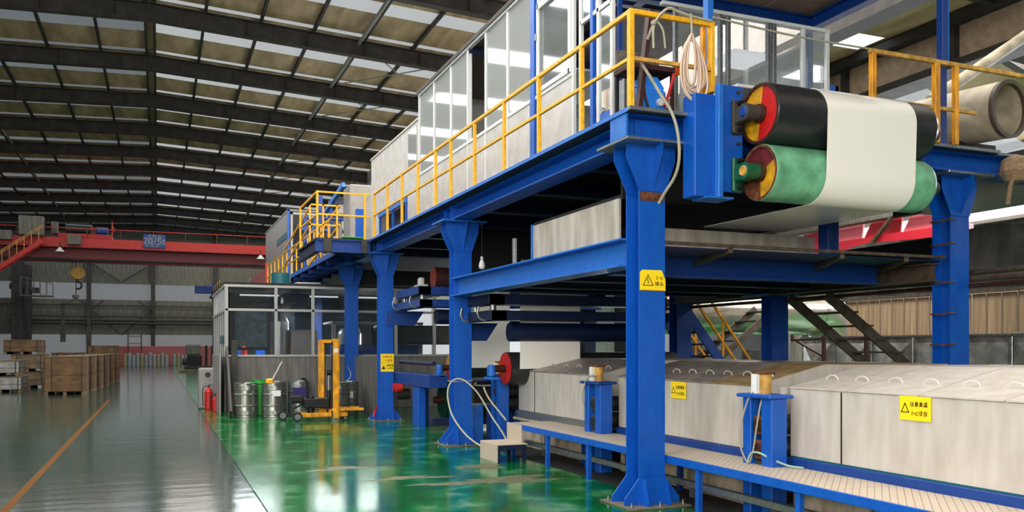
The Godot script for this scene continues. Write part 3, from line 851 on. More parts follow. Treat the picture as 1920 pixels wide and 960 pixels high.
# strokes of one or more characters, as thin raised ink facing the viewer (ex to the right, normal nn)
func glyphs(text: String, o: Vector3, size: float, th: float, ex := Vector3.RIGHT, nn := Vector3.BACK, wd := 0.09, gap := 1.15) -> MB:
	var m := mb()
	for ci in text.length():
		var g: String = GLYPH.get(text[ci], "")
		var base: Vector3 = o + ex * (size * gap * ci)
		for s in g.split(" "):
			if s.length() != 4:
				continue
			var a := Vector2(s.substr(0, 1).hex_to_int(), s.substr(1, 1).hex_to_int()) / 15.0
			var b := Vector2(s.substr(2, 1).hex_to_int(), s.substr(3, 1).hex_to_int()) / 15.0
			if a.distance_to(b) < 0.02:
				continue
			var pa: Vector3 = base + ex * (a.x * size) + Vector3.UP * ((1.0 - a.y) * size)
			var pb: Vector3 = base + ex * (b.x * size) + Vector3.UP * ((1.0 - b.y) * size)
			var dir := (pb - pa).normalized()
			var side := dir.cross(nn)
			m.obox((pa + pb) / 2, dir * ((pb - pa).length() / 2 + size * wd * 0.3), side * size * wd / 2, nn * th / 2)
	return m

func text_mesh(text: String, size: float, at: Vector3) -> MB:
	var t := TextMesh.new()
	var f := SystemFont.new()
	f.font_names = PackedStringArray(["Droid Sans"])
	f.font_weight = 700
	t.font = f
	t.text = text
	t.font_size = 64
	t.pixel_size = size / 46.0
	t.depth = 0.02
	t.horizontal_alignment = HORIZONTAL_ALIGNMENT_CENTER
	t.vertical_alignment = VERTICAL_ALIGNMENT_CENTER
	var arr := t.get_mesh_arrays()
	var q: PackedVector3Array = arr[Mesh.ARRAY_VERTEX]
	var nn: PackedVector3Array = arr[Mesh.ARRAY_NORMAL]
	var m := mb()
	var idx = arr[Mesh.ARRAY_INDEX]
	if idx == null or idx.size() == 0:
		for i in q.size():
			m.p.append(q[i] + at + Vector3(0, size * 0.35, 0)); m.n.append(nn[i])
	else:
		for i in idx:
			m.p.append(q[i] + at + Vector3(0, size * 0.35, 0)); m.n.append(nn[i])
	return m

func triangle_sign(o: Vector3, s: float, ex: Vector3, nn: Vector3, wd: float) -> MB:
	var m := mb()
	var pts := [o, o + ex * s, o + ex * s * 0.5 + Vector3.UP * s * 0.92]
	for i in 3:
		var a: Vector3 = pts[i]
		var b: Vector3 = pts[(i + 1) % 3]
		var dir := (b - a).normalized()
		m.obox((a + b) / 2, dir * ((b - a).length() / 2 + wd / 2), dir.cross(nn) * wd / 2, nn * 0.001)
	return m

func frame() -> void:
	# ---- columns; front flange at d, back flange 0.3 farther ----
	var rows := [[8.51, "front left, bearing the yellow head knock sign"], [15.12, "second from the front on the aisle side"], [20.9, "third from the front, with the double yellow notice"], [24.95, "fourth, against the glazed control room"]]
	for q in rows:
		column(5.04, q[0], "blue steel column of the line frame, %s" % q[1], q[0] < 25.0)
	column(9.85, 8.51, "blue steel column at the front right, with rungs tied between its flanges", true)
	column(9.85, 15.12, "dark blue steel column behind the ovens on the far side of the line", false)
	column(9.85, 20.9, "far side blue column beside the third column", false)
	column(9.85, 12.15, "dark blue post under the oven platform beside the blue stair", false, 2.7)
	for q in [[8.0, 31.0], [8.0, 37.0]]:
		column(5.04, q[1], "blue steel column inside the control room %s" % ["nearer", "farther"][0 if q[1] < 33 else 1], false)
	column(4.9, 72.0, "far blue steel column at the end of the line", false)
	# ---- long and cross beams under the deck ----
	var bl := thing("deck_beam", "long blue I-beam carrying the upper deck on the aisle side", "beam", v(5.12, 4.0, 20))
	put("beam", mb().ibeam(v(5.12, 4.26, 8.7), v(5.12, 4.26, 23.5), 0.34, 0.25, 0.022), M.blue, bl)
	for d in [8.66, 15.27, 21.05, 25.1]:
		put("stiffener", mb().box(4.95, 5.29, 4.15, 4.37, d - 0.2, d - 0.18).box(4.95, 5.29, 4.15, 4.37, d + 0.2, d + 0.22), M.blue, bl)
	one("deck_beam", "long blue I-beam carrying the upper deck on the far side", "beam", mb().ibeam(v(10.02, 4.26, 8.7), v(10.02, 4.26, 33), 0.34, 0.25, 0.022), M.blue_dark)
	var fb := thing("end_beam", "blue I-beam across the front end of the upper deck", "beam", v(7.4, 4.1, 8.4))
	put("beam", mb().ibeam(v(4.78, 4.265, 8.5), v(14.5, 4.265, 8.5), 0.36, 0.27, 0.02), M.blue, fb)
	put("end_plate", mb().box(4.76, 4.785, 4.13, 4.4, 8.32, 8.68), M.blue_light, fb)
	var dk := thing("upper_deck", "upper steel deck of the line with a thin blue edge channel", "deck", v(7.5, 4.38, 16))
	for i in 12:
		var d := 10.2 + 1.9 * i
		if d < 23.0:
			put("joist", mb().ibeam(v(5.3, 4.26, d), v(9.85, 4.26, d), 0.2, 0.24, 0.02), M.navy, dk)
	put("plate", mb().box(4.75, 10.4, 4.385, 4.42, 8.25, 23.58), M.dark, dk)
	put("edge_channel", mb().box(4.74, 4.76, 4.385, 4.432, 8.25, 23.1), M.blue_light, dk)
	put("front_edge", mb().box(4.74, 10.4, 4.395, 4.435, 8.2, 8.25), M.galv, dk)
	put("far_edge", mb().box(10.4, 14.5, 4.385, 4.42, 8.25, 12.5), M.galv, dk)
	# ---- guard rail along the aisle ----
	var gr := thing("guard_rail", "yellow guard rail along the aisle edge of the upper deck", "railing", v(4.77, 4.43, 14))
	put("top_rail", mb().bar(v(4.77, 5.47, 8.25), v(4.77, 5.47, 20.35), 0.05, 0.05, Vector3.UP, 0.006), M.yellow, gr)
	put("mid_rail", mb().bar(v(4.77, 4.96, 8.25), v(4.77, 4.96, 20.35), 0.04, 0.04, Vector3.UP, 0.005), M.yellow, gr)
	for d in [9.41, 10.69, 11.96, 13.26, 14.5, 15.4, 16.58, 17.8, 19.05, 20.35]:
		put("post", mb().box(4.745, 4.795, 4.43, 5.45, d - 0.025, d + 0.025, 0.005), M.yellow, gr)
	put("corner_post", mb().box(4.74, 4.80, 4.43, 5.495, 8.2, 8.27, 0.006), M.yellow, gr)
	var g2 := thing("guard_rail", "yellow guard rail across the front end left of the rolls, with hose hung on it", "railing", v(5.3, 4.43, 8.22))
	put("top_rail", mb().bar(v(4.8, 5.47, 8.23), v(5.83, 5.47, 8.23), 0.05, 0.055, Vector3.UP, 0.006), M.yellow, g2)
	put("mid_rail", mb().bar(v(4.8, 4.96, 8.23), v(5.83, 4.96, 8.23), 0.04, 0.045, Vector3.UP, 0.005), M.rust_rail, g2)
	put("post", mb().box(5.80, 5.845, 4.7, 5.5, 8.2, 8.3, 0.005), M.yellow, g2)
	put("post", mb().box(5.75, 5.79, 4.5, 5.47, 8.3, 8.36, 0.005), M.amber, g2)
	var g3 := thing("guard_rail", "worn yellow guard rail across the front end right of the rolls", "railing", v(9.5, 4.43, 8.2))
	put("top_rail", mb().bar(v(8.12, 5.47, 8.2), v(11.6, 5.47, 8.2), 0.05, 0.055, Vector3.UP, 0.006), M.rust_rail, g3)
	put("mid_rail", mb().bar(v(8.12, 4.88, 8.2), v(9.95, 4.88, 8.2), 0.035, 0.045, Vector3.UP, 0.005), M.rust_rail, g3)
	for q in [[8.18, 0.07], [9.24, 0.09], [9.58, 0.06]]:
		put("post", mb().box(q[0] - q[1] / 2, q[0] + q[1] / 2, 4.43 if q[0] > 9 else 4.8, 5.45, 8.17, 8.24, 0.006), M.amber, g3)
	put("cable", mb().tube([v(5.83, 5.56, 8.23), v(7.0, 5.50, 8.22), v(8.15, 5.49, 8.2)], 0.012, 6), M.hose, g3)

func column(x: float, d: float, label: String, detail: bool, top := 4.1) -> void:
	var o := thing("steel_column", label, "column", v(x + 0.17, 0, d + 0.15), "blue columns of the line frame")
	var w := 0.34
	var m := mb()
	m.box(x, x + w, 0.02, top, d, d + 0.02).box(x, x + w, 0.02, top, d + 0.28, d + 0.3).box(x + w / 2 - 0.008, x + w / 2 + 0.008, 0.02, top, d + 0.02, d + 0.28)
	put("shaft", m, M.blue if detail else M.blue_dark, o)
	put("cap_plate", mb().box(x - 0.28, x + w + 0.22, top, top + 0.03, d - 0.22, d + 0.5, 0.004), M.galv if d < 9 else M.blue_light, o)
	if not detail:
		return
	# capital plates in the flange planes
	for e in [0.0, 0.28]:
		put("capital_plate", mb().plate([Vector2(-0.17, top), Vector2(w + 0.13, top), Vector2(w + 0.13, top - 0.16), Vector2(w, top - 0.52), Vector2(0, top - 0.52), Vector2(-0.17, top - 0.16)], v(x, 0, d + e - 0.012), Vector3.RIGHT, Vector3.UP, Vector3.FORWARD * 0.014), M.blue, o)
	put("capital_rib", mb().plate([Vector2(0, top), Vector2(-0.2, top), Vector2(-0.2, top - 0.1), Vector2(0, top - 0.5)], v(x + w / 2, 0, d - 0.01), Vector3.FORWARD, Vector3.UP, Vector3.RIGHT * 0.012), M.blue, o)
	# foot: flared gussets in the flange planes and a boxed front
	for e in [0.0, 0.28]:
		for s in [-1, 1]:
			var xe: float = x if s < 0 else x + w
			put("foot_gusset", mb().plate([Vector2(0, 0.02), Vector2(0, 0.32), Vector2(s * 0.19, 0.09), Vector2(s * 0.19, 0.02)], v(xe, 0, d + e), Vector3.RIGHT, Vector3.UP, Vector3.FORWARD * 0.016), M.blue, o)
	put("foot_front", mb().plate([Vector2(0.02, 0.32), Vector2(w - 0.02, 0.32), Vector2(w + 0.03, 0.02), Vector2(0.05, 0.02)], v(x, 0, d - 0.075), Vector3.RIGHT, Vector3.UP, Vector3.FORWARD * 0.016), M.blue, o)
	for s in [0.02, w - 0.04]:
		put("foot_rib", mb().plate([Vector2(0, 0.02), Vector2(0, 0.32), Vector2(-0.085, 0.32), Vector2(-0.17, 0.06), Vector2(-0.17, 0.02)], v(x + s, 0, d), Vector3.FORWARD, Vector3.UP, Vector3.RIGHT * 0.016), M.blue, o)
	put("base_plate", mb().box(x - 0.24, x + w + 0.22, 0, 0.02, d - 0.22, d + 0.5, 0.004), M.grout, o)
	for q in [[-0.18, -0.14], [w + 0.15, -0.14], [-0.18, 0.4], [w / 2, -0.17]]:
		put("anchor_bolt", mb().cyl(v(x + q[0], 0.02, d + q[1]), v(x + q[0], 0.045, d + q[1]), 0.022, -1, 6).cyl(v(x + q[0], 0.04, d + q[1]), v(x + q[0], 0.075, d + q[1]), 0.01, -1, 8), M.galv, o)
	if d < 9.0 and x < 6.0:
		put("splice_band", mb().box(x + 0.01, x + w - 0.01, top - 0.63, top - 0.53, d - 0.006, d), M.rust, o)
	if x > 9.0:
		for y in [3.52, 3.2, 2.68, 2.26, 1.84, 1.45, 1.0, 0.6]:
			put("rung", mb().tube([v(x - 0.03, y, d + 0.3), v(x - 0.035, y - 0.005, d + 0.15), v(x - 0.02, y + 0.005, d - 0.02), v(x + 0.04, y, d - 0.03)], 0.012, 6), M.rust, o)

func sign_plate(called: String, label: String, o: Vector3, w: float, h: float, ex: Vector3, nn: Vector3, m: Material) -> Node3D:
	var t := thing(called, label, "sign", o)
	var c := o + ex * w / 2 + Vector3.UP * h / 2 + nn * 0.003
	put("plate", mb().obox(c, ex * w / 2, Vector3.UP * h / 2, nn * 0.003), m, t)
	return t

func signs() -> void:
	# head-knock sign on the front column, one corner curled away
	var o := v(5.045, 2.45, 8.505)
	var t := thing("warning_sign", "yellow head knock sign with a triangle on the front left blue column", "sign", o)
	put("plate", mb().plate([Vector2(0, 0), Vector2(0.335, 0), Vector2(0.335, 0.13), Vector2(0.285, 0.235), Vector2(0.03, 0.235), Vector2(0, 0.21)], o, Vector3.RIGHT, Vector3.UP, Vector3.BACK * 0.004), M.sign_yellow, t)
	put("print", triangle_sign(o + Vector3(0.04, 0.06, 0.005), 0.13, Vector3.RIGHT, Vector3.BACK, 0.008), M.ink, t)
	var bolt := mb()
	for q in [[0.105, 0.15, 0.097, 0.115], [0.097, 0.115, 0.112, 0.105], [0.112, 0.105, 0.105, 0.078]]:
		var a := o + Vector3(q[0], q[1], 0.005)
		var b := o + Vector3(q[2], q[3], 0.005)
		bolt.obox((a + b) / 2, (b - a) / 2, (b - a).normalized().cross(Vector3.BACK) * 0.004, Vector3.BACK * 0.001)
	put("print", bolt, M.ink, t)
	put("print", glyphs("小心", o + Vector3(0.195, 0.125, 0.005), 0.05, 0.002, Vector3.RIGHT, Vector3.BACK, 0.11, 1.25), M.ink_brown, t)
	put("print", glyphs("碰头", o + Vector3(0.195, 0.055, 0.005), 0.05, 0.002, Vector3.RIGHT, Vector3.BACK, 0.11, 1.25), M.ink_brown, t)
	put("edge_band", mb().box(5.05, 5.38, 2.45, 2.458, 8.497, 8.4985), M.amber, t)
	# double notice on the third column
	var o3 := v(5.06, 1.21, 20.895)
	var t3 := sign_plate("warning_sign", "double yellow notice in red and black writing on the third blue column", o3, 0.33, 0.44, Vector3.RIGHT, Vector3.BACK, M.sign_yellow)
	put("print", glyphs("注意安全", o3 + Vector3(0.045, 0.34, 0.007), 0.055, 0.002, Vector3.RIGHT, Vector3.BACK, 0.12), M.ink_red, t3)
	put("print", glyphs("小心高温", o3 + Vector3(0.045, 0.255, 0.007), 0.055, 0.002, Vector3.RIGHT, Vector3.BACK, 0.12), M.ink_red, t3)
	put("print", mb().box(5.06, 5.39, 1.43, 1.433, 20.886, 20.888), M.ink_brown, t3)
	put("print", mb().plate([Vector2(0.02, 0.06), Vector2(0.12, 0.06), Vector2(0.07, 0.15)], o3 + Vector3(0, 0, 0.0065), Vector3.RIGHT, Vector3.UP, Vector3.BACK * 0.002), M.ink_brown, t3)
	put("print", glyphs("注意高温", o3 + Vector3(0.135, 0.135, 0.007), 0.042, 0.002, Vector3.RIGHT, Vector3.BACK, 0.14), M.ink, t3)
	put("print", glyphs("小心碰头", o3 + Vector3(0.135, 0.065, 0.007), 0.042, 0.002, Vector3.RIGHT, Vector3.BACK, 0.14), M.ink, t3)
	# hot surface signs on the oven hoods
	for q in [[9.64, 1.147, "yellow hot surface sign on the middle steel hood beside the front column"], [5.886, 1.155, "yellow hot surface sign on the nearest steel hood"]]:
		var so := v(6.19, q[1], q[0])
		var ex := Vector3(0, 0, 1)
		var nn := Vector3(-1, 0, 0)
		var s := sign_plate("warning_sign", q[2], so, 0.34, 0.215, ex, nn, M.sign_yellow)
		put("print", triangle_sign(so + ex * 0.02 + Vector3.UP * 0.07 + nn * 0.007, 0.085, ex, nn, 0.008), M.ink, s)
		put("print", glyphs("注意高温", so + ex * 0.118 + Vector3.UP * 0.125 + nn * 0.007, 0.042, 0.002, ex, nn, 0.12), M.ink_brown, s)
		put("print", glyphs("小心烫伤", so + ex * 0.118 + Vector3.UP * 0.045 + nn * 0.007, 0.042, 0.002, ex, nn, 0.12), M.ink_brown, s)

func rolls() -> void:
	var D := 7.8
	# stands that carry the two bridle rolls
	var st := thing("roll_stand", "blue roll stand left of the two stacked rolls", "stand", v(5.8, 3.48, 8.1))
	put("post", mb().box(5.48, 5.80, 3.48, 4.62, 8.06, 8.30, 0.008), M.blue, st)
	put("post_flange", mb().box(5.74, 5.80, 3.47, 4.73, 7.98, 8.06, 0.006), M.blue_light, st)
	put("face_plate", mb().box(5.80, 6.12, 3.55, 4.75, 8.06, 8.09, 0.005), M.blue, st)
	put("foot_plate", mb().box(5.6, 5.95, 3.46, 3.48, 8.0, 8.3), M.blue_light, st)
	for y in [4.68, 3.92, 3.62, 4.1]:
		put("bolt", mb().cyl(v(6.05, y, 8.03), v(6.05, y, 8.07), 0.022, -1, 6), M.rafter, st)
	var s2 := thing("roll_stand", "blue roll stand right of the two stacked rolls", "stand", v(8.75, 3.3, 8.1))
	put("post", mb().box(8.66, 8.9, 3.5, 4.45, 8.1, 8.3, 0.008), M.blue_dark, s2)
	put("face_plate", mb().box(8.60, 8.66, 3.45, 4.5, 7.9, 8.3, 0.005), M.tarp, s2)
	bearing(6.0, 4.387, D, M.rafter, "dark bearing block of the upper black roll on the left stand")
	bearing(6.0, 3.74, D, M.green_paint, "green bearing block of the lower roll on the left stand")
	bearing(8.64, 4.39, D, M.rafter, "grey bearing block at the right end of the upper black roll")
	bearing(8.64, 3.74, D, M.rafter, "grey bearing block at the right end of the lower green roll")
	bridle(4.387, 0.335, M.rubber, "large black bridle roll with a yellow and red painted end, upper of two", PI - 0.15, false)
	bridle(3.735, 0.31, M.green_roll, "large green bridle roll with a red and orange rusty end, lower of two", PI * 0.55, true)
	# the coated strip
	var path := []
	for i in 6:
		path.append(Vector2(8.72 - 0.15 * i, 4.724))
	for i in 19:
		var a := PI / 2 + PI / 2 * i / 18.0
		path.append(Vector2(D + cos(a) * 0.337, 4.387 + sin(a) * 0.337))
	for i in 19:
		var a := PI + PI / 2 * i / 18.0
		path.append(Vector2(D + cos(a) * 0.315, 3.735 + sin(a) * 0.315))
	path.append(Vector2(8.6, 3.425)); path.append(Vector2(9.8, 3.43))
	path.reverse()
	var sh := one("coated_strip", "wide glossy white metal strip wrapped around the two stacked rolls", "sheet", mb().ribbon(path, 6.80, 8.10, 0.006), M.sheet)
	sh.set_meta("label", "wide glossy white metal strip wrapped around the two stacked rolls")

func bearing(x: float, y: float, d: float, m: Material, label: String) -> void:
	var o := thing("bearing_block", label, "bearing", v(x, y - 0.2, d + 0.1), "bearing blocks of the bridle rolls")
	put("housing", mb().cyl(v(x - 0.07, y, d), v(x + 0.12, y, d), 0.095, 0.085, 18).box(x - 0.04, x + 0.08, y - 0.09, y + 0.09, d, d + 0.26, 0.02), m, o)
	put("flange", mb().box(x - 0.05, x + 0.09, y - 0.19, y + 0.19, d + 0.2, d + 0.26, 0.015), m, o)
	put("cover", mb().cyl(v(x - 0.09, y, d), v(x - 0.07, y, d), 0.05, 0.06, 14), M.rust_rail if m == M.green_paint else M.blue_dark, o)
	for s in [-1, 1]:
		put("bolt", mb().cyl(v(x + 0.02, y + s * 0.15, d + 0.14), v(x + 0.02, y + s * 0.15, d + 0.2), 0.028, -1, 6).cyl(v(x + 0.02, y + s * 0.15, d + 0.09), v(x + 0.02, y + s * 0.15, d + 0.14), 0.013, -1, 8), M.black, o)

func bridle(y: float, r: float, m: Material, label: String, a0: float, green: bool) -> void:
	var d := 7.8
	var x0 := 6.14
	var x1 := 8.52
	var o := thing("bridle_roll", label, "roll", v(7.3, y - r, d), "stacked bridle rolls")
	put("shell", mb().lathe(v(x0, y, d), [Vector2(r - 0.03, 0), Vector2(r - 0.005, 0), Vector2(r, 0.008), Vector2(r, x1 - x0 - 0.09), Vector2(r - 0.015, x1 - x0 - 0.05), Vector2(r - 0.06, x1 - x0 - 0.02), Vector2(r - 0.14, x1 - x0), Vector2(0, x1 - x0 + 0.01)], 48, Vector3.RIGHT).lathe(v(x0, y, d), [Vector2(r - 0.03, 0.03), Vector2(r - 0.03, 0)], 48, Vector3.RIGHT), m, o)
	var rim := put("end_rim", mb().ring(v(x0 - 0.004, y, d), v(x0 + 0.02, y, d), r - 0.005, r - 0.035, 40), M.shaft if not green else M.rust, o)
	if not green:
		put("end_disc", mb().sector(v(x0 + 0.03, y, d), Vector3.LEFT, r - 0.03, a0, a0 + PI, 0.01), M.red, o)
		put("end_disc", mb().sector(v(x0 + 0.03, y, d), Vector3.LEFT, r - 0.03, a0 + PI, a0 + TAU, 0.01), M.disc_yellow, o)
	else:
		put("end_disc", mb().sector(v(x0 + 0.03, y, d), Vector3.LEFT, r - 0.03, -PI * 0.36, PI * 0.6, 0.01), M.red_dull, o)
		put("end_disc", mb().sector(v(x0 + 0.03, y, d), Vector3.LEFT, r - 0.03, PI * 1.0, PI * 1.64, 0.01), M.disc_yellow, o)
		put("end_disc", mb().sector(v(x0 + 0.03, y, d), Vector3.LEFT, r - 0.03, PI * 0.6, PI * 1.0, 0.01), M.rust, o)
	put("shaft", mb().cyl(v(x0 - 0.16, y, d), v(x0 + 0.03, y, d), 0.072, 0.078, 20).cyl(v(x0 - 0.03, y, d), v(x0 + 0.03, y, d), 0.1, 0.11, 20), M.shaft, o)
	put("shaft", mb().cyl(v(x1 - 0.02, y, d), v(x1 + 0.14, y, d), 0.07, 0.06, 16), M.rafter, o)

func hoods() -> void:
	hood(4.0, 7.36, "nearest long stainless steel oven hood at the lower right", 2)
	hood(7.98, 11.05, "middle stainless steel oven hood behind the front column", 1)
	hood(11.78, 14.82, "farthest stainless steel oven hood with rust runs near its end", 0)
	# squeeze roll stations between the hoods
	station(7.24, 7.72, "blue squeeze roll station between the nearest and middle hoods", true)
	station(10.98, 11.48, "blue squeeze roll station between the middle and farthest hoods", false)
	station(14.95, 15.4, "blue squeeze roll station at the far end of the hoods", false)

func hood(d0: float, d1: float, label: String, which: int) -> void:
	var o := thing("oven_hood", label, "oven", v(7.5, 0.5, (d0 + d1) / 2), "stainless oven hoods of the line")
	var x := 6.2
	var n := 3 if which else 4
	put("body", mb().box(x, 9.3, 0.65, 1.37, d0, d1, 0.006), M.steel, o)
	put("seam", mb().box(x - 0.006, x, 0.65, 1.36, d1 - 0.75, d1 - 0.735), M.dark, o)
	if which == 2:
		put("drip_edge", mb().box(x - 0.008, x, 0.63, 0.66, d0, d1), M.teal, o)
	# sloping lids
	var lids := 4 if which else 3
	for i in lids:
		var a: float = lerp(d0, d1, float(i) / lids) + 0.006
		var b: float = lerp(d0, d1, float(i + 1) / lids) - 0.006
		var tan_lid: bool = (which == 1 and i == 0)
		var l := put("lid", mb().plate([Vector2(x - 0.015, 1.372), Vector2(7.22, 1.598), Vector2(9.2, 1.59), Vector2(9.2, 1.6), Vector2(7.22, 1.61), Vector2(x - 0.015, 1.386)], v(0, 0, a), Vector3.RIGHT, Vector3.UP, Vector3.FORWARD * (b - a)), M.steel_tan if tan_lid else M.steel_roof if which < 2 else M.steel, o)
		if tan_lid:
			l.set_meta("label", "tan stained lid")
		for h in [0.22, 0.72]:
			var dh: float = lerp(a, b, h)
			var hp := []
			for k in 9:
				var t := PI * k / 8.0
				hp.append(v(6.55, 1.462, dh) + Vector3(0, 0.05 * sin(t), 0.085 * cos(t)))
			put("handle", mb().tube(hp, 0.0075, 6), M.galv_light, l)
	put("end_panel", mb().plate([Vector2(x, 1.37), Vector2(7.22, 1.6), Vector2(9.2, 1.59), Vector2(9.2, 1.37)], v(0, 0, d1 - 0.01), Vector3.RIGHT, Vector3.UP, Vector3.FORWARD * 0.01), M.steel, o)
	put("end_panel", mb().plate([Vector2(x, 1.37), Vector2(7.22, 1.6), Vector2(9.2, 1.59), Vector2(9.2, 1.37)], v(0, 0, d0), Vector3.RIGHT, Vector3.UP, Vector3.FORWARD * 0.01), M.steel, o)
	put("base_channel", mb().box(x - 0.05, 9.3, 0.52, 0.645, d0, d1, 0.006), M.blue_dark if which else M.galv, o)
	put("base_pipe", mb().cyl(v(x - 0.09, 0.5, d0), v(x - 0.09, 0.5, d1), 0.028, -1, 10), M.grey_pipe, o)
	# plinth panels under the walkway
	var np := 3
	for i in np:
		var a: float = lerp(d0, d1, float(i) / np)
		var b: float = lerp(d0, d1, float(i + 1) / np)
		put("plinth_panel", mb().box(x + 0.02, x + 0.08, 0.0, 0.5, a + 0.02, b - 0.02, 0.004), M.plinth, o)
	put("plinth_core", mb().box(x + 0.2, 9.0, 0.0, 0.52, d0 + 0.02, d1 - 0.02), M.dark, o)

func station(d0: float, d1: float, label: String, near: bool) -> void:
	var o := thing("roll_station", label, "machine", v(6.0, 0.0, (d0 + d1) / 2), "squeeze roll stations")
	var w := 0.17
	put("post", mb().box(5.86, 6.06, 0.0, 1.27, d0, d0 + w, 0.008), M.blue, o)
	put("post", mb().box(5.86, 6.06, 0.0, 1.27, d1 - w * 0.8, d1, 0.008), M.blue, o)
	put("top_plate", mb().box(5.80, 6.12, 1.27, 1.31, d0 - 0.04, d1 + 0.04, 0.012), M.blue_dark if not near else M.blue, o)
	var dm := (d0 + d1) / 2
	put("air_cylinder", mb().cyl(v(5.97, 1.31, dm), v(5.97, 1.52, dm), 0.065, -1, 18), M.rust_rail, o)
	put("air_cylinder", mb().box(5.86, 5.92, 1.31, 1.52, dm + 0.02, dm + 0.1, 0.006), M.white, o)
	put("cylinder_head", mb().box(5.89, 6.05, 1.52, 1.545, dm - 0.08, dm + 0.08, 0.008), M.rust, o)
	put("rod", mb().cyl(v(5.97, 0.95, dm), v(5.97, 1.27, dm), 0.018, -1, 8), M.galv, o)
	for y in [0.98, 0.72]:
		var bb := put("bearing", mb().box(5.88, 6.04, y - 0.1, y + 0.1, dm - 0.08, dm + 0.08, 0.012), M.rust if near else M.rafter, o)
		put("bearing_cap", mb().cyl(v(5.86, y, dm), v(5.88, y, dm), 0.062, 0.07, 16), M.shaft if near else M.dark, bb)
	put("spacer", mb().box(5.9, 6.03, 0.55, 0.6, d0 + w, d1 - w), M.rafter, o)
	put("roll", mb().cyl(v(6.04, 0.98, dm), v(9.0, 0.98, dm), 0.11, -1, 16).cyl(v(6.04, 0.74, dm), v(9.0, 0.74, dm), 0.11, -1, 16), M.rubber, o)
	if near:
		put("side_flange", mb().box(6.12, 6.16, 0.5, 1.38, 7.37, 7.42), M.white_panel, o)

func walkway() -> void:
	var o := thing("walkway", "low walkway of tread plate on a blue frame along the hoods", "walkway", v(5.75, 0, 8.5))
	for i in 8:
		var a := 3.4 + 1.25 * i
		var q: float = min(a + 1.25, 13.3)
		put("tread_plate", mb().box(5.42, 6.14, 0.545, 0.56, a + 0.003, q - 0.003), M.checker, o)
	put("edge_angle", mb().box(5.40, 5.425, 0.475, 0.562, 3.4, 13.35, 0.003), M.blue, o)
	put("end_angle", mb().box(5.40, 6.14, 0.475, 0.545, 13.3, 13.35), M.blue_dark, o)
	for d in [13.28, 11.9, 10.55, 9.25, 7.95, 6.35, 4.9]:
		put("leg", mb().box(5.425, 5.485, 0, 0.545, d - 0.03, d + 0.03, 0.003), M.blue, o)
		if d > 9.0:
			put("leg", mb().box(6.04, 6.1, 0, 0.545, d - 0.03, d + 0.03), M.blue_dark, o)
	put("low_rail", mb().box(5.62, 5.70, 0.2, 0.27, 3.4, 13.2, 0.004), M.galv, o)
	for d in [12.4, 8.3, 6.9]:
		put("rail_bracket", mb().box(5.6, 5.68, 0.1, 0.2, d - 0.05, d + 0.05), M.rafter, o)
	var s := thing("step_block", "small step covered in tread plate at the far end of the walkway", "step", v(5.1, 0, 13.0))
	put("lower_riser", mb().box(4.88, 4.9, 0.0, 0.27, 12.55, 13.3, 0.002), M.checker, s)
	put("lower_tread", mb().box(4.88, 5.40, 0.27, 0.285, 12.55, 13.3, 0.002), M.checker, s)
	put("upper_riser", mb().box(5.375, 5.395, 0.285, 0.56, 12.75, 13.36, 0.002), M.checker, s)
	put("frame", mb().box(4.9, 5.38, 0.2, 0.265, 12.56, 12.6, 0.003).box(4.9, 4.95, 0, 0.265, 12.56, 12.62, 0.003).box(5.33, 5.38, 0, 0.265, 12.56, 12.62).box(4.92, 4.97, 0, 0.265, 13.2, 13.26).box(5.33, 5.38, 0, 0.265, 13.2, 13.26), M.navy, s)
	one("pit_slab", "dark concrete floor beneath the walkway and hoods", "slab", mb().box(5.50, 9.6, 0.0, 0.006, 3.0, 16.5), M.pit)  # darker floor beneath walkway and hoods

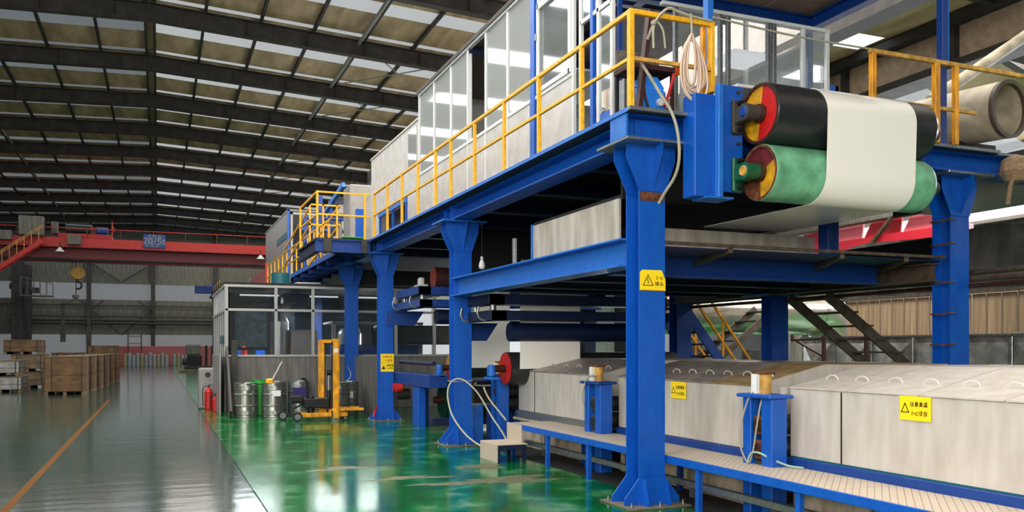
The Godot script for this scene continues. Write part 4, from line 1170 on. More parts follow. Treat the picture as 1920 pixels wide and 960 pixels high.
func deck_cabin() -> void:
	# glazed operator cabin on the upper deck, aisle side wall at x = 5.4
	var o := thing("deck_cabin", "long glazed white framed cabin on the upper deck behind the yellow rail", "cabin", v(7.2, 4.43, 14))
	var x := 5.4
	for d in [9.78, 10.15, 10.67, 10.90, 12.10, 13.36, 14.40, 15.36, 16.38, 17.51, 18.63]:
		var top: float = 7.45 if d > 10.0 else 6.95
		put("mullion", mb().box(x - 0.025, x + 0.025, 4.43, top, d - 0.03, d + 0.03, 0.004), M.frame_white, o)
	put("top_frame", mb().box(x - 0.04, x + 0.04, 7.40, 7.47, 10.15, 18.66, 0.005), M.frame_white, o)
	put("sill_frame", mb().box(x - 0.03, x + 0.03, 5.62, 5.68, 10.9, 18.63, 0.004), M.frame_white, o)
	put("eaves_strip", mb().box(x - 0.06, x - 0.04, 7.44, 7.5, 10.15, 18.7), M.rafter, o)
	var cells := [[10.90, 12.10], [12.40, 13.36], [13.36, 14.40], [15.36, 16.38], [16.38, 17.51], [17.51, 18.63]]
	for i in cells.size():
		var q = cells[i]
		put("pane", mb().box(x - 0.004, x + 0.004, 5.68, 7.40, q[0] + 0.03, q[1] - 0.03), M.pane_milky if i else M.pane, o)
	for q in cells + [[14.4, 15.36]]:
		put("panel", mb().box(x - 0.015, x + 0.015, 4.44, 5.62, q[0] + 0.032, q[1] - 0.032, 0.003), M.white_panel, o)
	var sash := put("sash", mb().box(x - 0.05, x - 0.02, 6.95, 7.05, 10.95, 12.08, 0.004).box(x - 0.05, x - 0.02, 5.68, 5.75, 10.95, 12.08, 0.004).box(x - 0.05, x - 0.02, 5.68, 7.05, 10.93, 11.0, 0.004).box(x - 0.05, x - 0.02, 5.68, 7.05, 12.03, 12.1, 0.004), M.frame_white, o)
	put("hinge", mb().box(x - 0.07, x - 0.05, 6.5, 6.6, 12.08, 12.12), M.galv, sash)
	put("slid_pane", mb().box(x + 0.04, x + 0.05, 5.68, 7.38, 15.4, 16.4), M.pane_milky, o)
	put("sash", mb().box(x + 0.02, x + 0.06, 5.66, 7.4, 15.32, 15.4, 0.004), M.frame_white, o)
	put("sash", mb().box(x + 0.02, x + 0.06, 5.66, 7.4, 16.28, 16.36, 0.004), M.frame_white, o)
	put("corner_pane", mb().box(x - 0.004, x + 0.004, 6.3, 7.0, 10.18, 10.64), M.pane, o)
	put("corner_rail", mb().box(x - 0.025, x + 0.025, 6.24, 6.3, 9.78, 10.67, 0.004), M.frame_white, o)
	put("corner_panel", mb().box(x - 0.004, x + 0.004, 4.9, 6.24, 9.82, 10.1), M.pane, o)
	put("door_panel", mb().box(x - 0.01, x + 0.01, 4.44, 4.88, 9.82, 10.1), M.blue, o)
	put("blue_post", mb().box(x - 0.05, x + 0.05, 4.43, 7.5, 12.18, 12.34, 0.006), M.blue, o)
	put("blue_post", mb().box(x - 0.03, x + 0.03, 4.43, 7.0, 10.28, 10.36, 0.006), M.blue, o)
	put("blue_post", mb().box(x + 0.1, x + 0.16, 4.43, 7.0, 9.8, 9.86, 0.006), M.blue_dark, o)
	put("cabin_roof", mb().box(5.35, 9.1, 7.47, 7.53, 11.0, 18.7, 0.005), M.canopy, o)
	put("ceiling_joist", mb().box(5.4, 9.0, 7.33, 7.47, 12.2, 12.32).box(5.4, 9.0, 7.33, 7.47, 15.3, 15.42).box(7.1, 7.25, 7.33, 7.47, 11, 18.6), M.navy, o)
	put("back_wall", mb().box(5.42, 9.0, 4.43, 7.47, 18.55, 18.6), M.white_panel, o)
	put("far_wall", mb().box(9.0, 9.04, 4.43, 5.6, 9.9, 18.6), M.white_panel, o)
	for d in [11.8, 13.6, 15.4, 17.2, 18.5]:
		put("far_mullion", mb().box(8.99, 9.05, 4.43, 7.47, d - 0.03, d + 0.03), M.frame_white, o)
	# front glazing facing the viewer
	for q in [[6.42, 6.10], [7.14, 6.30], [7.27, 6.32], [7.95, 6.34], [8.05, 6.34], [8.56, 6.37], [9.0, 6.40]]:
		put("front_mullion", mb().box(q[0] - 0.028, q[0] + 0.028, 4.43, 6.4, 9.87, 9.93, 0.004), M.galv if q[0] < 8.5 else M.frame_white, o)
	put("front_head", mb().box(6.2, 9.03, 6.37, 6.42, 9.86, 9.94, 0.004), M.frame_white, o)
	put("front_rail", mb().box(6.2, 9.03, 4.9, 4.94, 9.87, 9.93), M.frame_white, o)
	for q in [[6.45, 7.11], [7.3, 7.92], [8.08, 8.53], [8.59, 8.97]]:
		put("front_pane", mb().box(q[0], q[1], 4.94, 6.37, 9.896, 9.904), M.pane, o)
	put("side_window", mb().box(8.97, 9.03, 5.6, 6.4, 10.0, 11.7), M.pane, o)
	put("blue_post", mb().box(8.72, 8.82, 4.43, 6.37, 9.98, 10.08), M.blue_dark, o)
	put("blue_post", mb().box(8.3, 8.38, 4.43, 6.37, 10.3, 10.38), M.blue_dark, o)
	# lower end of the cabin and plain panels beyond
	var b := thing("deck_enclosure", "white panelled enclosure beyond the glazed cabin on the upper deck", "enclosure", v(7, 4.43, 21))
	var ds := [18.68, 19.6, 20.5, 21.4, 22.3, 23.3]
	for i in 5:
		var lo: float = 5.35 if i in [1, 2, 3] else 4.44
		put("panel", mb().box(5.38, 5.42, lo, 6.9, ds[i] + 0.008, ds[i + 1] - 0.008, 0.004), M.white_panel, b)
	put("window_pane", mb().box(5.37, 5.38, 6.0, 6.8, 18.8, 19.5), M.pane_milky, b)
	put("end_panel", mb().box(5.42, 8.8, 4.44, 6.9, 23.26, 23.3), M.white_panel, b)
	put("near_panel", mb().box(5.42, 8.8, 6.0, 6.9, 18.7, 18.74), M.white_panel, b)
	put("roof", mb().box(5.36, 8.9, 6.9, 6.95, 18.68, 23.35, 0.004), M.white_panel, b)
	put("blue_lintel", mb().bar(v(5.36, 5.27, 19.6), v(5.36, 5.27, 22.3), 0.05, 0.14, Vector3.UP), M.blue_light, b)
	for d in [19.65, 20.9, 22.25]:
		put("blue_post", mb().box(5.35, 5.4, 4.43, 5.2, d - 0.03, d + 0.03), M.blue, b)
	put("inner_plate", mb().box(5.6, 5.64, 4.43, 5.3, 19.7, 22.2), M.navy, b)
	put("corner_post", mb().box(5.0, 5.2, 4.43, 5.6, 23.4, 23.6, 0.01), M.blue, b)
	# canopy over the front end
	var c := thing("canopy", "brown panelled canopy on blue beams over the front of the upper deck", "canopy", v(7.7, 6.9, 9.5))
	for i in 4:
		put("panel", mb().box(5.45 + 1.07 * i, 6.505 + 1.07 * i, 7.06, 7.09, 6.6, 11.2, 0.003), M.canopy, c)
	put("cross_beam", mb().ibeam(v(5.4, 6.96, 10.95), v(9.72, 6.96, 10.95), 0.14, 0.2, 0.015), M.blue_dark, c)
	put("cross_beam", mb().ibeam(v(5.4, 6.96, 8.35), v(9.72, 6.96, 8.35), 0.14, 0.2, 0.015), M.blue_dark, c)
	put("edge_beam", mb().ibeam(v(9.64, 6.96, 6.6), v(9.64, 6.96, 11.2), 0.16, 0.2, 0.015), M.blue_dark, c)
	put("edge_beam", mb().ibeam(v(5.5, 6.96, 6.6), v(5.5, 6.96, 11.2), 0.14, 0.2, 0.015), M.blue_dark, c)
	put("post", mb().box(5.86, 5.94, 4.43, 6.9, 8.36, 8.46, 0.006), M.blue_light, c)
	put("post", mb().box(9.44, 9.54, 5.5, 6.9, 8.28, 8.38, 0.006).box(9.44, 9.54, 4.43, 5.5, 8.3, 8.36), M.blue_dark, c)
	put("post_edge", mb().box(9.54, 9.56, 5.5, 6.9, 8.28, 8.38), M.blue_light, c)
	one("window_frame", "small blue and white window frame standing at the right end of the cabin", "frame", mb().box(9.2, 9.24, 4.43, 5.75, 10.2, 10.26).box(9.2, 9.5, 5.65, 5.75, 10.2, 10.26).box(9.44, 9.5, 4.43, 5.75, 10.2, 10.26), M.blue)
	one("window_frame", "small white inner frame leaning by the blue window frame", "frame", mb().box(9.06, 9.1, 4.43, 5.6, 10.1, 10.14).box(9.06, 9.3, 5.52, 5.6, 10.1, 10.14).box(9.26, 9.3, 4.43, 5.6, 10.1, 10.14), M.frame_white)
	# things inside the cabin
	var k := thing("bag", "crumpled olive plastic bag on the cabin floor behind the rail", "bag", v(5.75, 4.43, 10.75))
	put("body", mb().lathe(v(5.75, 4.43, 10.75), [Vector2(0, 0), Vector2(0.24, 0.02), Vector2(0.27, 0.2), Vector2(0.2, 0.36), Vector2(0.06, 0.44), Vector2(0, 0.45)], 14), M.dark, k)
	put("top", mb().lathe(v(5.8, 4.82, 10.8), [Vector2(0.0, 0), Vector2(0.22, 0.05), Vector2(0.15, 0.25), Vector2(0, 0.32)], 9), M.red_dull, k)
	one("cabinet", "grey steel cabinet standing inside the glazed cabin", "cabinet", mb().box(6.9, 7.6, 4.43, 6.2, 14.0, 14.6, 0.02), M.galv)
	one("tank", "tall steel tank inside the glazed cabin", "tank", mb().lathe(v(7.0, 4.43, 16.6), [Vector2(0, 0), Vector2(0.7, 0), Vector2(0.7, 1.9), Vector2(0.4, 2.3), Vector2(0.2, 2.4), Vector2(0, 2.4)], 24), M.galv)
	one("ceiling_lamp", "square white ceiling lamp at the front right of the cabin", "lamp", mb().box(7.9, 8.6, 6.2, 6.24, 10.6, 11.3, 0.005), M.day)
	area("ceiling_lamp_light", Vector3(8.25, 6.18, -10.95), Vector3(8.25, 4, -10.95), Vector2(0.7, 0.7), 0.8, Color(1, 1, 1))
	var tb := thing("work_table", "white topped table behind the upper black roll", "table", v(7.4, 4.43, 9.3))
	put("top", mb().box(6.6, 7.3, 5.02, 5.06, 8.8, 9.6, 0.006), M.white, tb)
	for q in [[6.64, 8.84], [7.26, 8.84], [6.64, 9.56], [7.26, 9.56]]:
		put("leg", mb().box(q[0] - 0.02, q[0] + 0.02, 4.43, 5.02, q[1] - 0.02, q[1] + 0.02), M.galv, tb)
	var lk := thing("laminate_stack", "small pile of orange tubes stacked inside the front end of the deck", "tubes", v(5.9, 4.8, 9.4))
	for i in 4:
		put("tube", mb().cyl(v(5.3, 5.08 + 0.035 * i, 9.3 + 0.03 * i), v(6.2, 5.28 + 0.035 * i, 9.3 + 0.03 * i), 0.014, -1, 8), M.amber_red, lk)
	put("rack", mb().box(5.28, 5.34, 4.43, 5.1, 9.27, 9.4), M.galv, lk)
	put("rack", mb().box(6.16, 6.2, 4.43, 5.3, 9.27, 9.4), M.galv, lk)

func deck_front_things() -> void:
	var c := thing("chair", "old wooden chair with a worn grey backboard standing behind the corner rail", "chair", v(5.25, 4.43, 8.75))
	put("seat", mb().box(4.95, 5.55, 4.98, 5.05, 8.55, 8.95, 0.01), M.maroon, c)
	put("backrest", mb().box(4.98, 5.56, 5.07, 5.30, 8.92, 8.95, 0.006), M.tarp_light, c)
	for q in [[4.98, 8.58], [5.52, 8.58], [4.98, 8.92], [5.52, 8.92]]:
		put("leg", mb().box(q[0] - 0.02, q[0] + 0.02, 4.43, 4.98, q[1] - 0.02, q[1] + 0.02), M.maroon if q[1] < 8.7 else M.dark, c)
	one("steel_post", "rust brown steel angle leaning behind the corner of the yellow rail", "post", mb().bar(v(4.97, 4.43, 8.42), v(5.16, 5.62, 8.48), 0.09, 0.05, Vector3.RIGHT), M.maroon)
	var j := thing("jug", "bright blue plastic jerrycan under the old wooden chair", "jerrycan", v(5.22, 4.43, 8.72))
	put("body", mb().box(5.02, 5.42, 4.43, 4.80, 8.5, 8.8, 0.06).plate([Vector2(5.05, 4.78), Vector2(5.39, 4.78), Vector2(5.3, 4.9), Vector2(5.12, 4.9)], v(0, 0, 8.54), Vector3.RIGHT, Vector3.UP, Vector3.FORWARD * 0.22), M.blue_plastic, j)
	put("cap", mb().cyl(v(5.3, 4.6, 8.5), v(5.3, 4.6, 8.47), 0.045, -1, 14), M.white, j)
	put("handle", mb().tube([v(5.12, 4.89, 8.66), v(5.15, 4.95, 8.66), v(5.27, 4.95, 8.66), v(5.3, 4.89, 8.66)], 0.018, 6), M.blue_plastic, j)
	# coil of hose hung on the front rail
	var h := thing("hose_coil", "coil of pale pink hose hung from the front yellow rail", "hose", v(5.5, 4.45, 8.15))
	var rng := RandomNumberGenerator.new()
	rng.seed = 4
	for k in 7:
		var pts := []
		var w: float = 0.05 + 0.02 * k
		var bot: float = 4.52 + rng.randf() * 0.22
		var sk: float = (rng.randf() - 0.5) * 0.12
		for i in 25:
			var t := TAU * i / 24.0
			var y: float = lerp(bot, 5.30 - 0.012 * k, 0.5 + 0.5 * cos(t))
			var nar: float = w * (0.75 + 0.5 * (0.5 - 0.5 * cos(t)))
			pts.append(v(5.5 + sin(t) * nar + sk * (0.5 - 0.5 * cos(t)), y, 8.14 + 0.012 * (k % 3) + 0.01 * cos(t)))
		put("loop", mb().tube(pts, 0.013, 6), M.rope, h)
	put("hanger", mb().tube([v(5.5, 5.3, 8.15), v(5.51, 5.42, 8.17), v(5.52, 5.52, 8.2), v(5.54, 5.55, 8.23)], 0.012, 6), M.hose, h)
	one("red_strap", "short red strap hanging beside the pale hose coil", "strap", mb().tube([v(5.37, 4.88, 8.3), v(5.32, 4.7, 8.31), v(5.24, 4.5, 8.3)], 0.018, 6), M.red)
	var r := thing("tied_rope", "white rope knotted over the corner of the yellow rail", "rope", v(5.1, 5.2, 8.25))
	put("rope", mb().tube([v(5.02, 5.22, 8.3), v(5.06, 5.38, 8.22), v(5.15, 5.5, 8.2), v(5.24, 5.56, 8.2), v(5.36, 5.54, 8.2), v(5.55, 5.51, 8.2), v(5.8, 5.5, 8.2)], 0.016, 6), M.hose, r)
	put("rope_end", mb().tube([v(5.06, 5.36, 8.22), v(5.04, 5.28, 8.21), v(5.05, 5.1, 8.22)], 0.014, 6), M.hose, r)
	put("rope_end", mb().tube([v(5.1, 5.4, 8.22), v(5.16, 5.3, 8.2), v(5.2, 5.12, 8.22)], 0.012, 6), M.hose, r)
	put("knot", mb().lathe(v(5.05, 5.34, 8.22), [Vector2(0, 0), Vector2(0.03, 0.02), Vector2(0.035, 0.05), Vector2(0, 0.08)], 10), M.hose, r)
	one("drain_hose", "thin grey hose hanging down over the blue end beam and front column", "hose", mb().tube([v(5.02, 4.96, 8.4), v(5.06, 4.80, 8.3), v(5.14, 4.60, 8.22), v(5.24, 4.43, 8.18), v(5.29, 4.25, 8.14), v(5.32, 4.05, 8.13), v(5.335, 3.85, 8.16), v(5.34, 3.7, 8.26), v(5.31, 3.56, 8.4), v(5.29, 3.45, 8.5)], 0.018, 8), M.hose)
	one("red_hose", "rust red hose hooked over the seat of the old chair", "hose", mb().tube([v(5.08, 4.96, 8.5), v(5.07, 4.75, 8.46), v(5.1, 4.58, 8.45), v(5.16, 4.48, 8.46), v(5.3, 4.46, 8.46), v(5.4, 4.55, 8.47)], 0.014, 6), M.shaft)
	# big open pipe on the right of the deck
	var p := thing("open_duct", "large weathered open pipe lying on the far side of the upper deck", "pipe", v(10.4, 4.5, 8.8))
	put("shell", mb().ring(v(10.72, 5.05, 8.32), v(10.45, 5.25, 12.2), 0.39, 0.345, 40), M.grey_pipe, p)
	put("rim", mb().ring(v(10.722, 5.049, 8.30), v(10.717, 5.051, 8.36), 0.395, 0.34, 40), M.brown_steel, p)
	put("saddle", mb().box(10.4, 11.2, 4.43, 4.72, 8.9, 9.0, 0.01), M.dark, p)
	put("brace_pipe", mb().cyl(v(10.7, 5.5, 9.6), v(12.9, 6.85, 9.6), 0.09, -1, 12), M.grey_pipe, p)
	one("rag_bundle", "frayed tan rag and rope bundle tied to the end beam at the right edge", "rag", mb().lathe(v(10.55, 3.98, 8.1), [Vector2(0, 0), Vector2(0.12, 0.03), Vector2(0.2, 0.16), Vector2(0.17, 0.32), Vector2(0, 0.4)], 12).tube([v(10.5, 4.05, 8.08), v(10.42, 3.98, 8.06), v(10.40, 3.8, 8.08), v(10.41, 3.7, 8.1)], 0.03, 7), M.rag)
	var bx := thing("lamp_housing", "small pale box fixed behind the right end of the black roll", "box", v(8.7, 4.43, 8.9))
	put("body", mb().box(8.45, 9.05, 4.43, 4.78, 9.0, 9.3, 0.03), M.white_panel, bx)
	put("opening", mb().box(8.85, 8.98, 4.6, 4.72, 8.985, 9.0), M.dark, bx)

func platform() -> void:
	# oven platform below the upper deck
	var o := thing("oven_platform", "dark blue lower platform between the columns carrying the curing oven", "platform", v(7.5, 2.7, 12))
	put("side_beam", mb().ibeam(v(5.12, 2.91, 8.82), v(5.12, 2.91, 15.12), 0.32, 0.33, 0.02), M.blue_light, o)
	put("side_beam", mb().ibeam(v(9.73, 2.82, 8.66), v(9.73, 2.82, 15.0), 0.2, 0.25, 0.02), M.brown_steel, o)
	put("cross_beam", mb().ibeam(v(5.28, 2.85, 9.6), v(9.64, 2.85, 9.6), 0.2, 0.27, 0.02), M.blue_dark, o)
	for d in [11.0, 12.4, 13.4]:
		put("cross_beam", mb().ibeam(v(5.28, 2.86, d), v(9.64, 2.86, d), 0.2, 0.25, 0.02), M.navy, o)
	put("floor_plate", mb().box(5.3, 10.0, 2.985, 3.0, 9.5, 13.5), M.dark, o)
	put("front_angle", mb().box(5.38, 9.84, 3.0, 3.04, 8.58, 8.62, 0.003), M.brown_steel, o)
	for q in [[6.37, 8.62, 6.48, 9.5], [8.09, 8.62, 8.45, 9.5], [9.18, 8.62, 9.6, 9.5]]:
		put("brace", mb().bar(v(q[0], 2.97, q[1]), v(q[2], 2.90, q[3]), 0.06, 0.06), M.brown_steel, o)
	put("grating", mb().box(5.45, 9.8, 2.965, 2.985, 8.64, 9.5), M.navy, o)
	put("support_post", mb().box(8.66, 8.86, 2.98, 4.1, 9.5, 9.7, 0.008), M.blue_dark, o)
	var ov := thing("curing_oven", "long pale curing oven with brown streaks on the lower platform", "oven", v(7.2, 3.0, 12))
	put("side_panel", mb().box(5.30, 5.34, 3.08, 3.66, 9.45, 10.75, 0.004), M.oven, ov)
	put("side_panel", mb().box(5.30, 5.34, 3.08, 3.66, 10.76, 12.1, 0.004), M.oven, ov)
	put("end_rib", mb().box(5.28, 5.34, 3.06, 3.68, 12.1, 12.14), M.blue_light, ov)
	put("front_panel", mb().box(5.9, 8.62, 3.0, 3.37, 9.72, 9.76, 0.004), M.oven, ov)
	put("body", mb().box(5.36, 8.6, 3.02, 3.35, 9.8, 12.1), M.dark, ov)
	put("hood_top", mb().box(5.36, 8.8, 3.66, 3.72, 9.45, 12.2), M.dark, ov)
	put("hood_front", mb().box(5.36, 8.8, 3.72, 4.1, 9.45, 9.5), M.tarp, ov)
	put("bracket", mb().box(5.1, 5.15, 3.08, 3.5, 12.38, 12.46, 0.004), M.galv, ov)
	# dark side sheets below the deck on the far side
	one("dark_sheet", "black sheet along the far edge of the oven platform", "tarpaulin", mb().box(10.55, 10.6, 2.95, 3.42, 9.2, 16.0), M.black)
	var cl := mb()
	for i in 26:
		for j in 6:
			var q := []
			for e in [[0, 0], [1, 0], [1, 1], [0, 1]]:
				var t: float = (i + e[0]) / 26.0
				var u: float = (j + e[1]) / 6.0
				var top: float = lerp(3.72, 3.95, sin(t * PI)) - 0.10 * abs(sin(t * 9.0))
				q.append(v(13.2 + 0.10 * sin(t * 40.0 + u * 2.0) * (0.3 + u) + 0.05 * sin(t * 17.0), lerp(top, 2.82, u), lerp(7.6, 16.0, t)))
			var nn: Vector3 = (q[1] - q[0]).cross(q[3] - q[0]).normalized()
			if nn.x > 0.0:
				nn = -nn
			cl.quad(q[0], q[1], q[2], q[3], nn)
	one("dark_sheet", "grey sagging tarpaulin right of the front right column", "tarpaulin", cl, M.cloth)
	one("dark_sheet", "added black sheet on the far side of the upper deck, standing for shade", "tarpaulin", mb().box(10.36, 10.40, 3.92, 4.385, 8.9, 20.0), M.black)  # black sheet put where only shade lies below the deck edge
	one("dark_sheet", "added black sheet above the control room roof, standing for shade under the deck", "tarpaulin", mb().box(5.42, 9.8, 3.66, 4.12, 25.4, 25.45), M.black)  # black sheet added in place of the dark under the far deck
	one("dark_sheet", "added dark sheet under the upper deck behind the oven, standing for shade", "tarpaulin", mb().box(5.6, 9.8, 3.0, 4.385, 16.6, 16.65), M.black)  # sheet added to paint the gap behind the oven as shade
	# pipe run past the platform
	var p := thing("pipe_run", "run of brown pipes along the far edge of the oven platform", "pipes", v(10.35, 2.7, 11))
	for q in [[10.28, 2.74, 0.045], [10.42, 2.84, 0.04], [10.2, 2.64, 0.03]]:
		put("pipe", mb().cyl(v(q[0], q[1], 5.0), v(q[0], q[1], 18.0), q[2], -1, 12), M.brown_steel if q[2] > 0.03 else M.shaft, p)
	# red gantry in the bay beyond, under the strip window
	var g := thing("red_gantry", "pink red steel gantry with tilted trays seen below the upper deck", "gantry", v(20.5, 5.0, 19.5))
	put("girder", mb().box(19.9, 20.3, 4.75, 5.15, 16.8, 24.0, 0.01), M.pink_red, g)
	put("top_beam", mb().box(19.8, 20.2, 5.62, 5.75, 15.5, 25.0, 0.01), M.siding, g)
	for i in 4:
		var d := 17.6 + 1.5 * i
		put("tray", mb().plate([Vector2(0, 0), Vector2(1.42, 0), Vector2(1.3, 0.5), Vector2(0.12, 0.55)], v(20.1, 5.15, d), Vector3.FORWARD, Vector3(0.35, 0.94, 0).normalized(), Vector3.RIGHT * 0.04), M.pink_light if i % 2 == 0 else M.pink_red, g)
	put("strut", mb().bar(v(19.85, 4.7, 20.2), v(19.85, 5.6, 19.2), 0.14, 0.08), M.brown_steel, g)
	put("leg", mb().box(20.0, 20.3, 0, 4.75, 23.5, 23.8), M.siding, g)
	put("leg", mb().box(20.0, 20.3, 0, 4.75, 16.85, 17.1), M.siding, g)

func beyond() -> void:
	# what is seen under the platform on the far side of the line
	var d := thing("air_duct", "fat pale air duct with an elbow turning down behind the blue stair", "duct", v(14, 0, 18.5))
	put("straight", mb().cyl(v(11.0, 2.78, 18.6), v(16.4, 2.78, 18.6), 0.63, -1, 36), M.duct, d)
	put("plain_sleeve", mb().ring(v(11.0, 2.775, 18.6), v(16.2, 2.775, 18.6), 0.636, 0.628, 36), M.duct, d)  # plain duct metal; any green here is mirrored from the floor
	var el := []
	for i in 9:
		var t := PI / 2 * i / 8.0
		el.append(v(16.4 + sin(t) * 0.75, 2.03 + cos(t) * 0.75, 18.6))
	put("elbow", mb().tube(el + [v(17.15, 1.5, 18.6)], 0.64, 32), M.duct, d)
	put("flange", mb().cyl(v(17.15, 1.62, 18.6), v(17.15, 1.7, 18.6), 0.72, -1, 32), M.galv, d)
	put("stand", mb().box(16.7, 17.6, 0, 1.55, 18.2, 19.0, 0.02), M.galv, d)
	put("saddle", mb().box(12.6, 12.75, 0, 2.2, 18.2, 19.0).box(15.2, 15.35, 0, 2.2, 18.2, 19.0), M.galv, d)
	# blue stair with yellow rails
	var s := thing("stair", "blue steel stair with yellow handrails seen under the oven platform", "stairs", v(10.8, 0, 15.8))
	for q in [[9.95, 15.2], [10.05, 16.35]]:
		put("stringer", mb().bar(v(q[0], 2.78, q[1]), v(q[0] + 2.25, 0.0, q[1]), 0.05, 0.2), M.blue_dark, s)
		for k in 2:
			put("handrail", mb().bar(v(q[0] + 0.05, 2.78 + 0.42 + 0.48 * k, q[1]), v(q[0] + 2.3, 0.42 + 0.48 * k, q[1]), 0.045, 0.045), M.amber, s)
		for k in 3:
			var t := 0.14 + 0.34 * k
			put("baluster", mb().box(q[0] + 2.25 * t - 0.02, q[0] + 2.25 * t + 0.02, lerp(2.78, 0.0, t), lerp(2.78, 0.0, t) + 0.9, q[1] - 0.02, q[1] + 0.02), M.amber, s)
	for i in 11:
		var t := (i + 0.6) / 11.0
		put("tread", mb().box(9.98 + 2.25 * t - 0.1, 9.98 + 2.25 * t + 0.12, lerp(2.78, 0.0, t) - 0.02, lerp(2.78, 0.0, t) + 0.02, 15.2, 16.35), M.navy, s)
	# brown stair to the right
	var b := thing("stair", "brown steel stair with open treads right of the pale duct", "stairs", v(11.2, 0, 11.4))
	for q in [11.05, 11.95]:
		put("stringer", mb().bar(v(10.05, 2.66, q), v(14.0, 0.0, q), 0.05, 0.17), M.brown_steel, b)
	for i in 12:
		var t := (i + 0.5) / 12.0
		put("tread", mb().box(lerp(10.05, 14.0, t) - 0.12, lerp(10.05, 14.0, t) + 0.12, lerp(2.72, 0.06, t) - 0.015, lerp(2.72, 0.06, t) + 0.015, 11.0, 12.0), M.brown_steel, b)
	var b2 := thing("stair", "dark brown stair rising to the right behind the blue stair", "stairs", v(11.5, 0, 17))
	for q in [16.6, 17.4]:
		put("stringer", mb().bar(v(13.6, 2.75, q), v(10.6, 0.6, q), 0.05, 0.17), M.brown_steel, b2)
	for i in 9:
		var t := (i + 0.5) / 9.0
		put("tread", mb().box(lerp(13.6, 10.6, t) - 0.12, lerp(13.6, 10.6, t) + 0.12, lerp(2.78, 0.66, t) - 0.015, lerp(2.78, 0.66, t) + 0.015, 16.6, 17.4), M.dark, b2)
	put("foot", mb().box(10.5, 10.7, 0, 0.62, 16.6, 17.4), M.brown_steel, b2)
	# tan corrugated screen and steel cabinets
	var w := struct("wall_screen", "tan ribbed sheet screen behind the steel cabinets")
	for i in 22:
		var dd := 9.0 + 0.36 * i
		put("ribbed_sheet", mb().box(16.0, 16.04, 0.0, 2.95, dd, dd + 0.33, 0.012), M.siding_tan, w)
	put("sheet_rail", mb().box(15.9, 16.0, 2.95, 3.1, 9.0, 17.0), M.brown_steel, w)
	for i in 6:
		var a := 16.7 - 1.12 * i
		var x := 14.4
		var c := thing("steel_cabinet", "stainless cabinet with a pyramid fronted panel below the tan screen, %s" % ["leftmost", "second from the left", "third from the left", "fourth from the left", "fifth from the left", "rightmost"][i], "cabinet", v(15, 0, a - 0.5), "stainless cabinets in a row")
		put("body", mb().box(x, x + 1.2, 0.0, 2.02 + (0.06 if i > 4 else 0.0), a - 1.1, a, 0.01), M.stainless, c)
		var pm := mb()
		var y0 := 0.95
		var y1 := 1.9
		var apex := v(x - 0.16, 1.42, a - 0.55)
		var cs := [v(x - 0.004, y0, a - 0.08), v(x - 0.004, y0, a - 1.02), v(x - 0.004, y1, a - 1.02), v(x - 0.004, y1, a - 0.08)]
		for k in 4:
			var q1: Vector3 = cs[k]
			var q2: Vector3 = cs[(k + 1) % 4]
			var nn := (q2 - q1).cross(apex - q1).normalized()
			if nn.x > 0.0:
				nn = -nn
			pm.tri(q1, q2, apex, nn, nn, nn)
		put("pyramid_panel", pm, M.stainless, c)
		put("top_lip", mb().box(x - 0.03, x + 1.2, 2.02, 2.06, a - 1.1, a), M.galv, c)
	for i in 2:
		var dd := 15.2 - 1.25 * i
		var f := thing("pipe_bracket", "dark brown angle bracket frame in front of the cabinets, %s" % ["left one of two", "right one of two"][i], "bracket", v(13.7, 0, dd))
		put("post", mb().box(13.7, 13.77, 0, 2.08, dd - 0.03, dd + 0.03), M.maroon, f)
		put("arm", mb().bar(v(13.73, 2.0, dd - 0.02), v(13.55, 1.97, dd + 0.85), 0.05, 0.05), M.maroon, f)
		put("strut", mb().bar(v(13.73, 1.6, dd), v(13.57, 1.95, dd + 0.7), 0.04, 0.04), M.maroon, f)
		put("tip", mb().box(13.53, 13.58, 1.95, 2.1, dd + 0.8, dd + 0.85), M.maroon, f)
		if i == 1:
			put("tie_bar", mb().bar(v(13.73, 1.38, dd), v(13.73, 1.38, dd + 1.25), 0.04, 0.04), M.maroon, f)
	# bright background things: stacks of white panels, blue post, parked van
	for i in 5:
		var x := 8.6 + 1.9 * i
		var wst := thing("panel_stack", "stack of white panels on the bright floor beyond the line, %s" % ["first from the left", "second from the left", "third from the left", "fourth from the left", "rightmost"][i], "stack", v(x, 0, 27.0 + 0.8 * i), "white panel stacks")
		for k in 7:
			var sh := 0.05 * ((k * 7 + i * 3) % 4)
			put("panel", mb().box(x + sh, x + 1.6 + sh, 0.12 + 0.19 * k, 0.29 + 0.19 * k, 26.5 + 0.8 * i, 28.2 + 0.8 * i, 0.01), M.white, wst)
		put("skid", mb().box(x + 0.1, x + 1.5, 0, 0.12, 26.6 + 0.8 * i, 28.1 + 0.8 * i), M.pale_wood, wst)
	one("blue_post", "thin bright blue post in the bright background right of the blue stair", "post", mb().box(14.6, 14.78, 0, 2.3, 22.0, 22.2, 0.01), M.blue)
	one("wall_box", "small dark box on a pale post in the bright background", "box", mb().box(17.2, 17.7, 1.35, 1.75, 22.4, 22.7, 0.02).box(17.4, 17.5, 0, 1.35, 22.5, 22.6), M.dark)

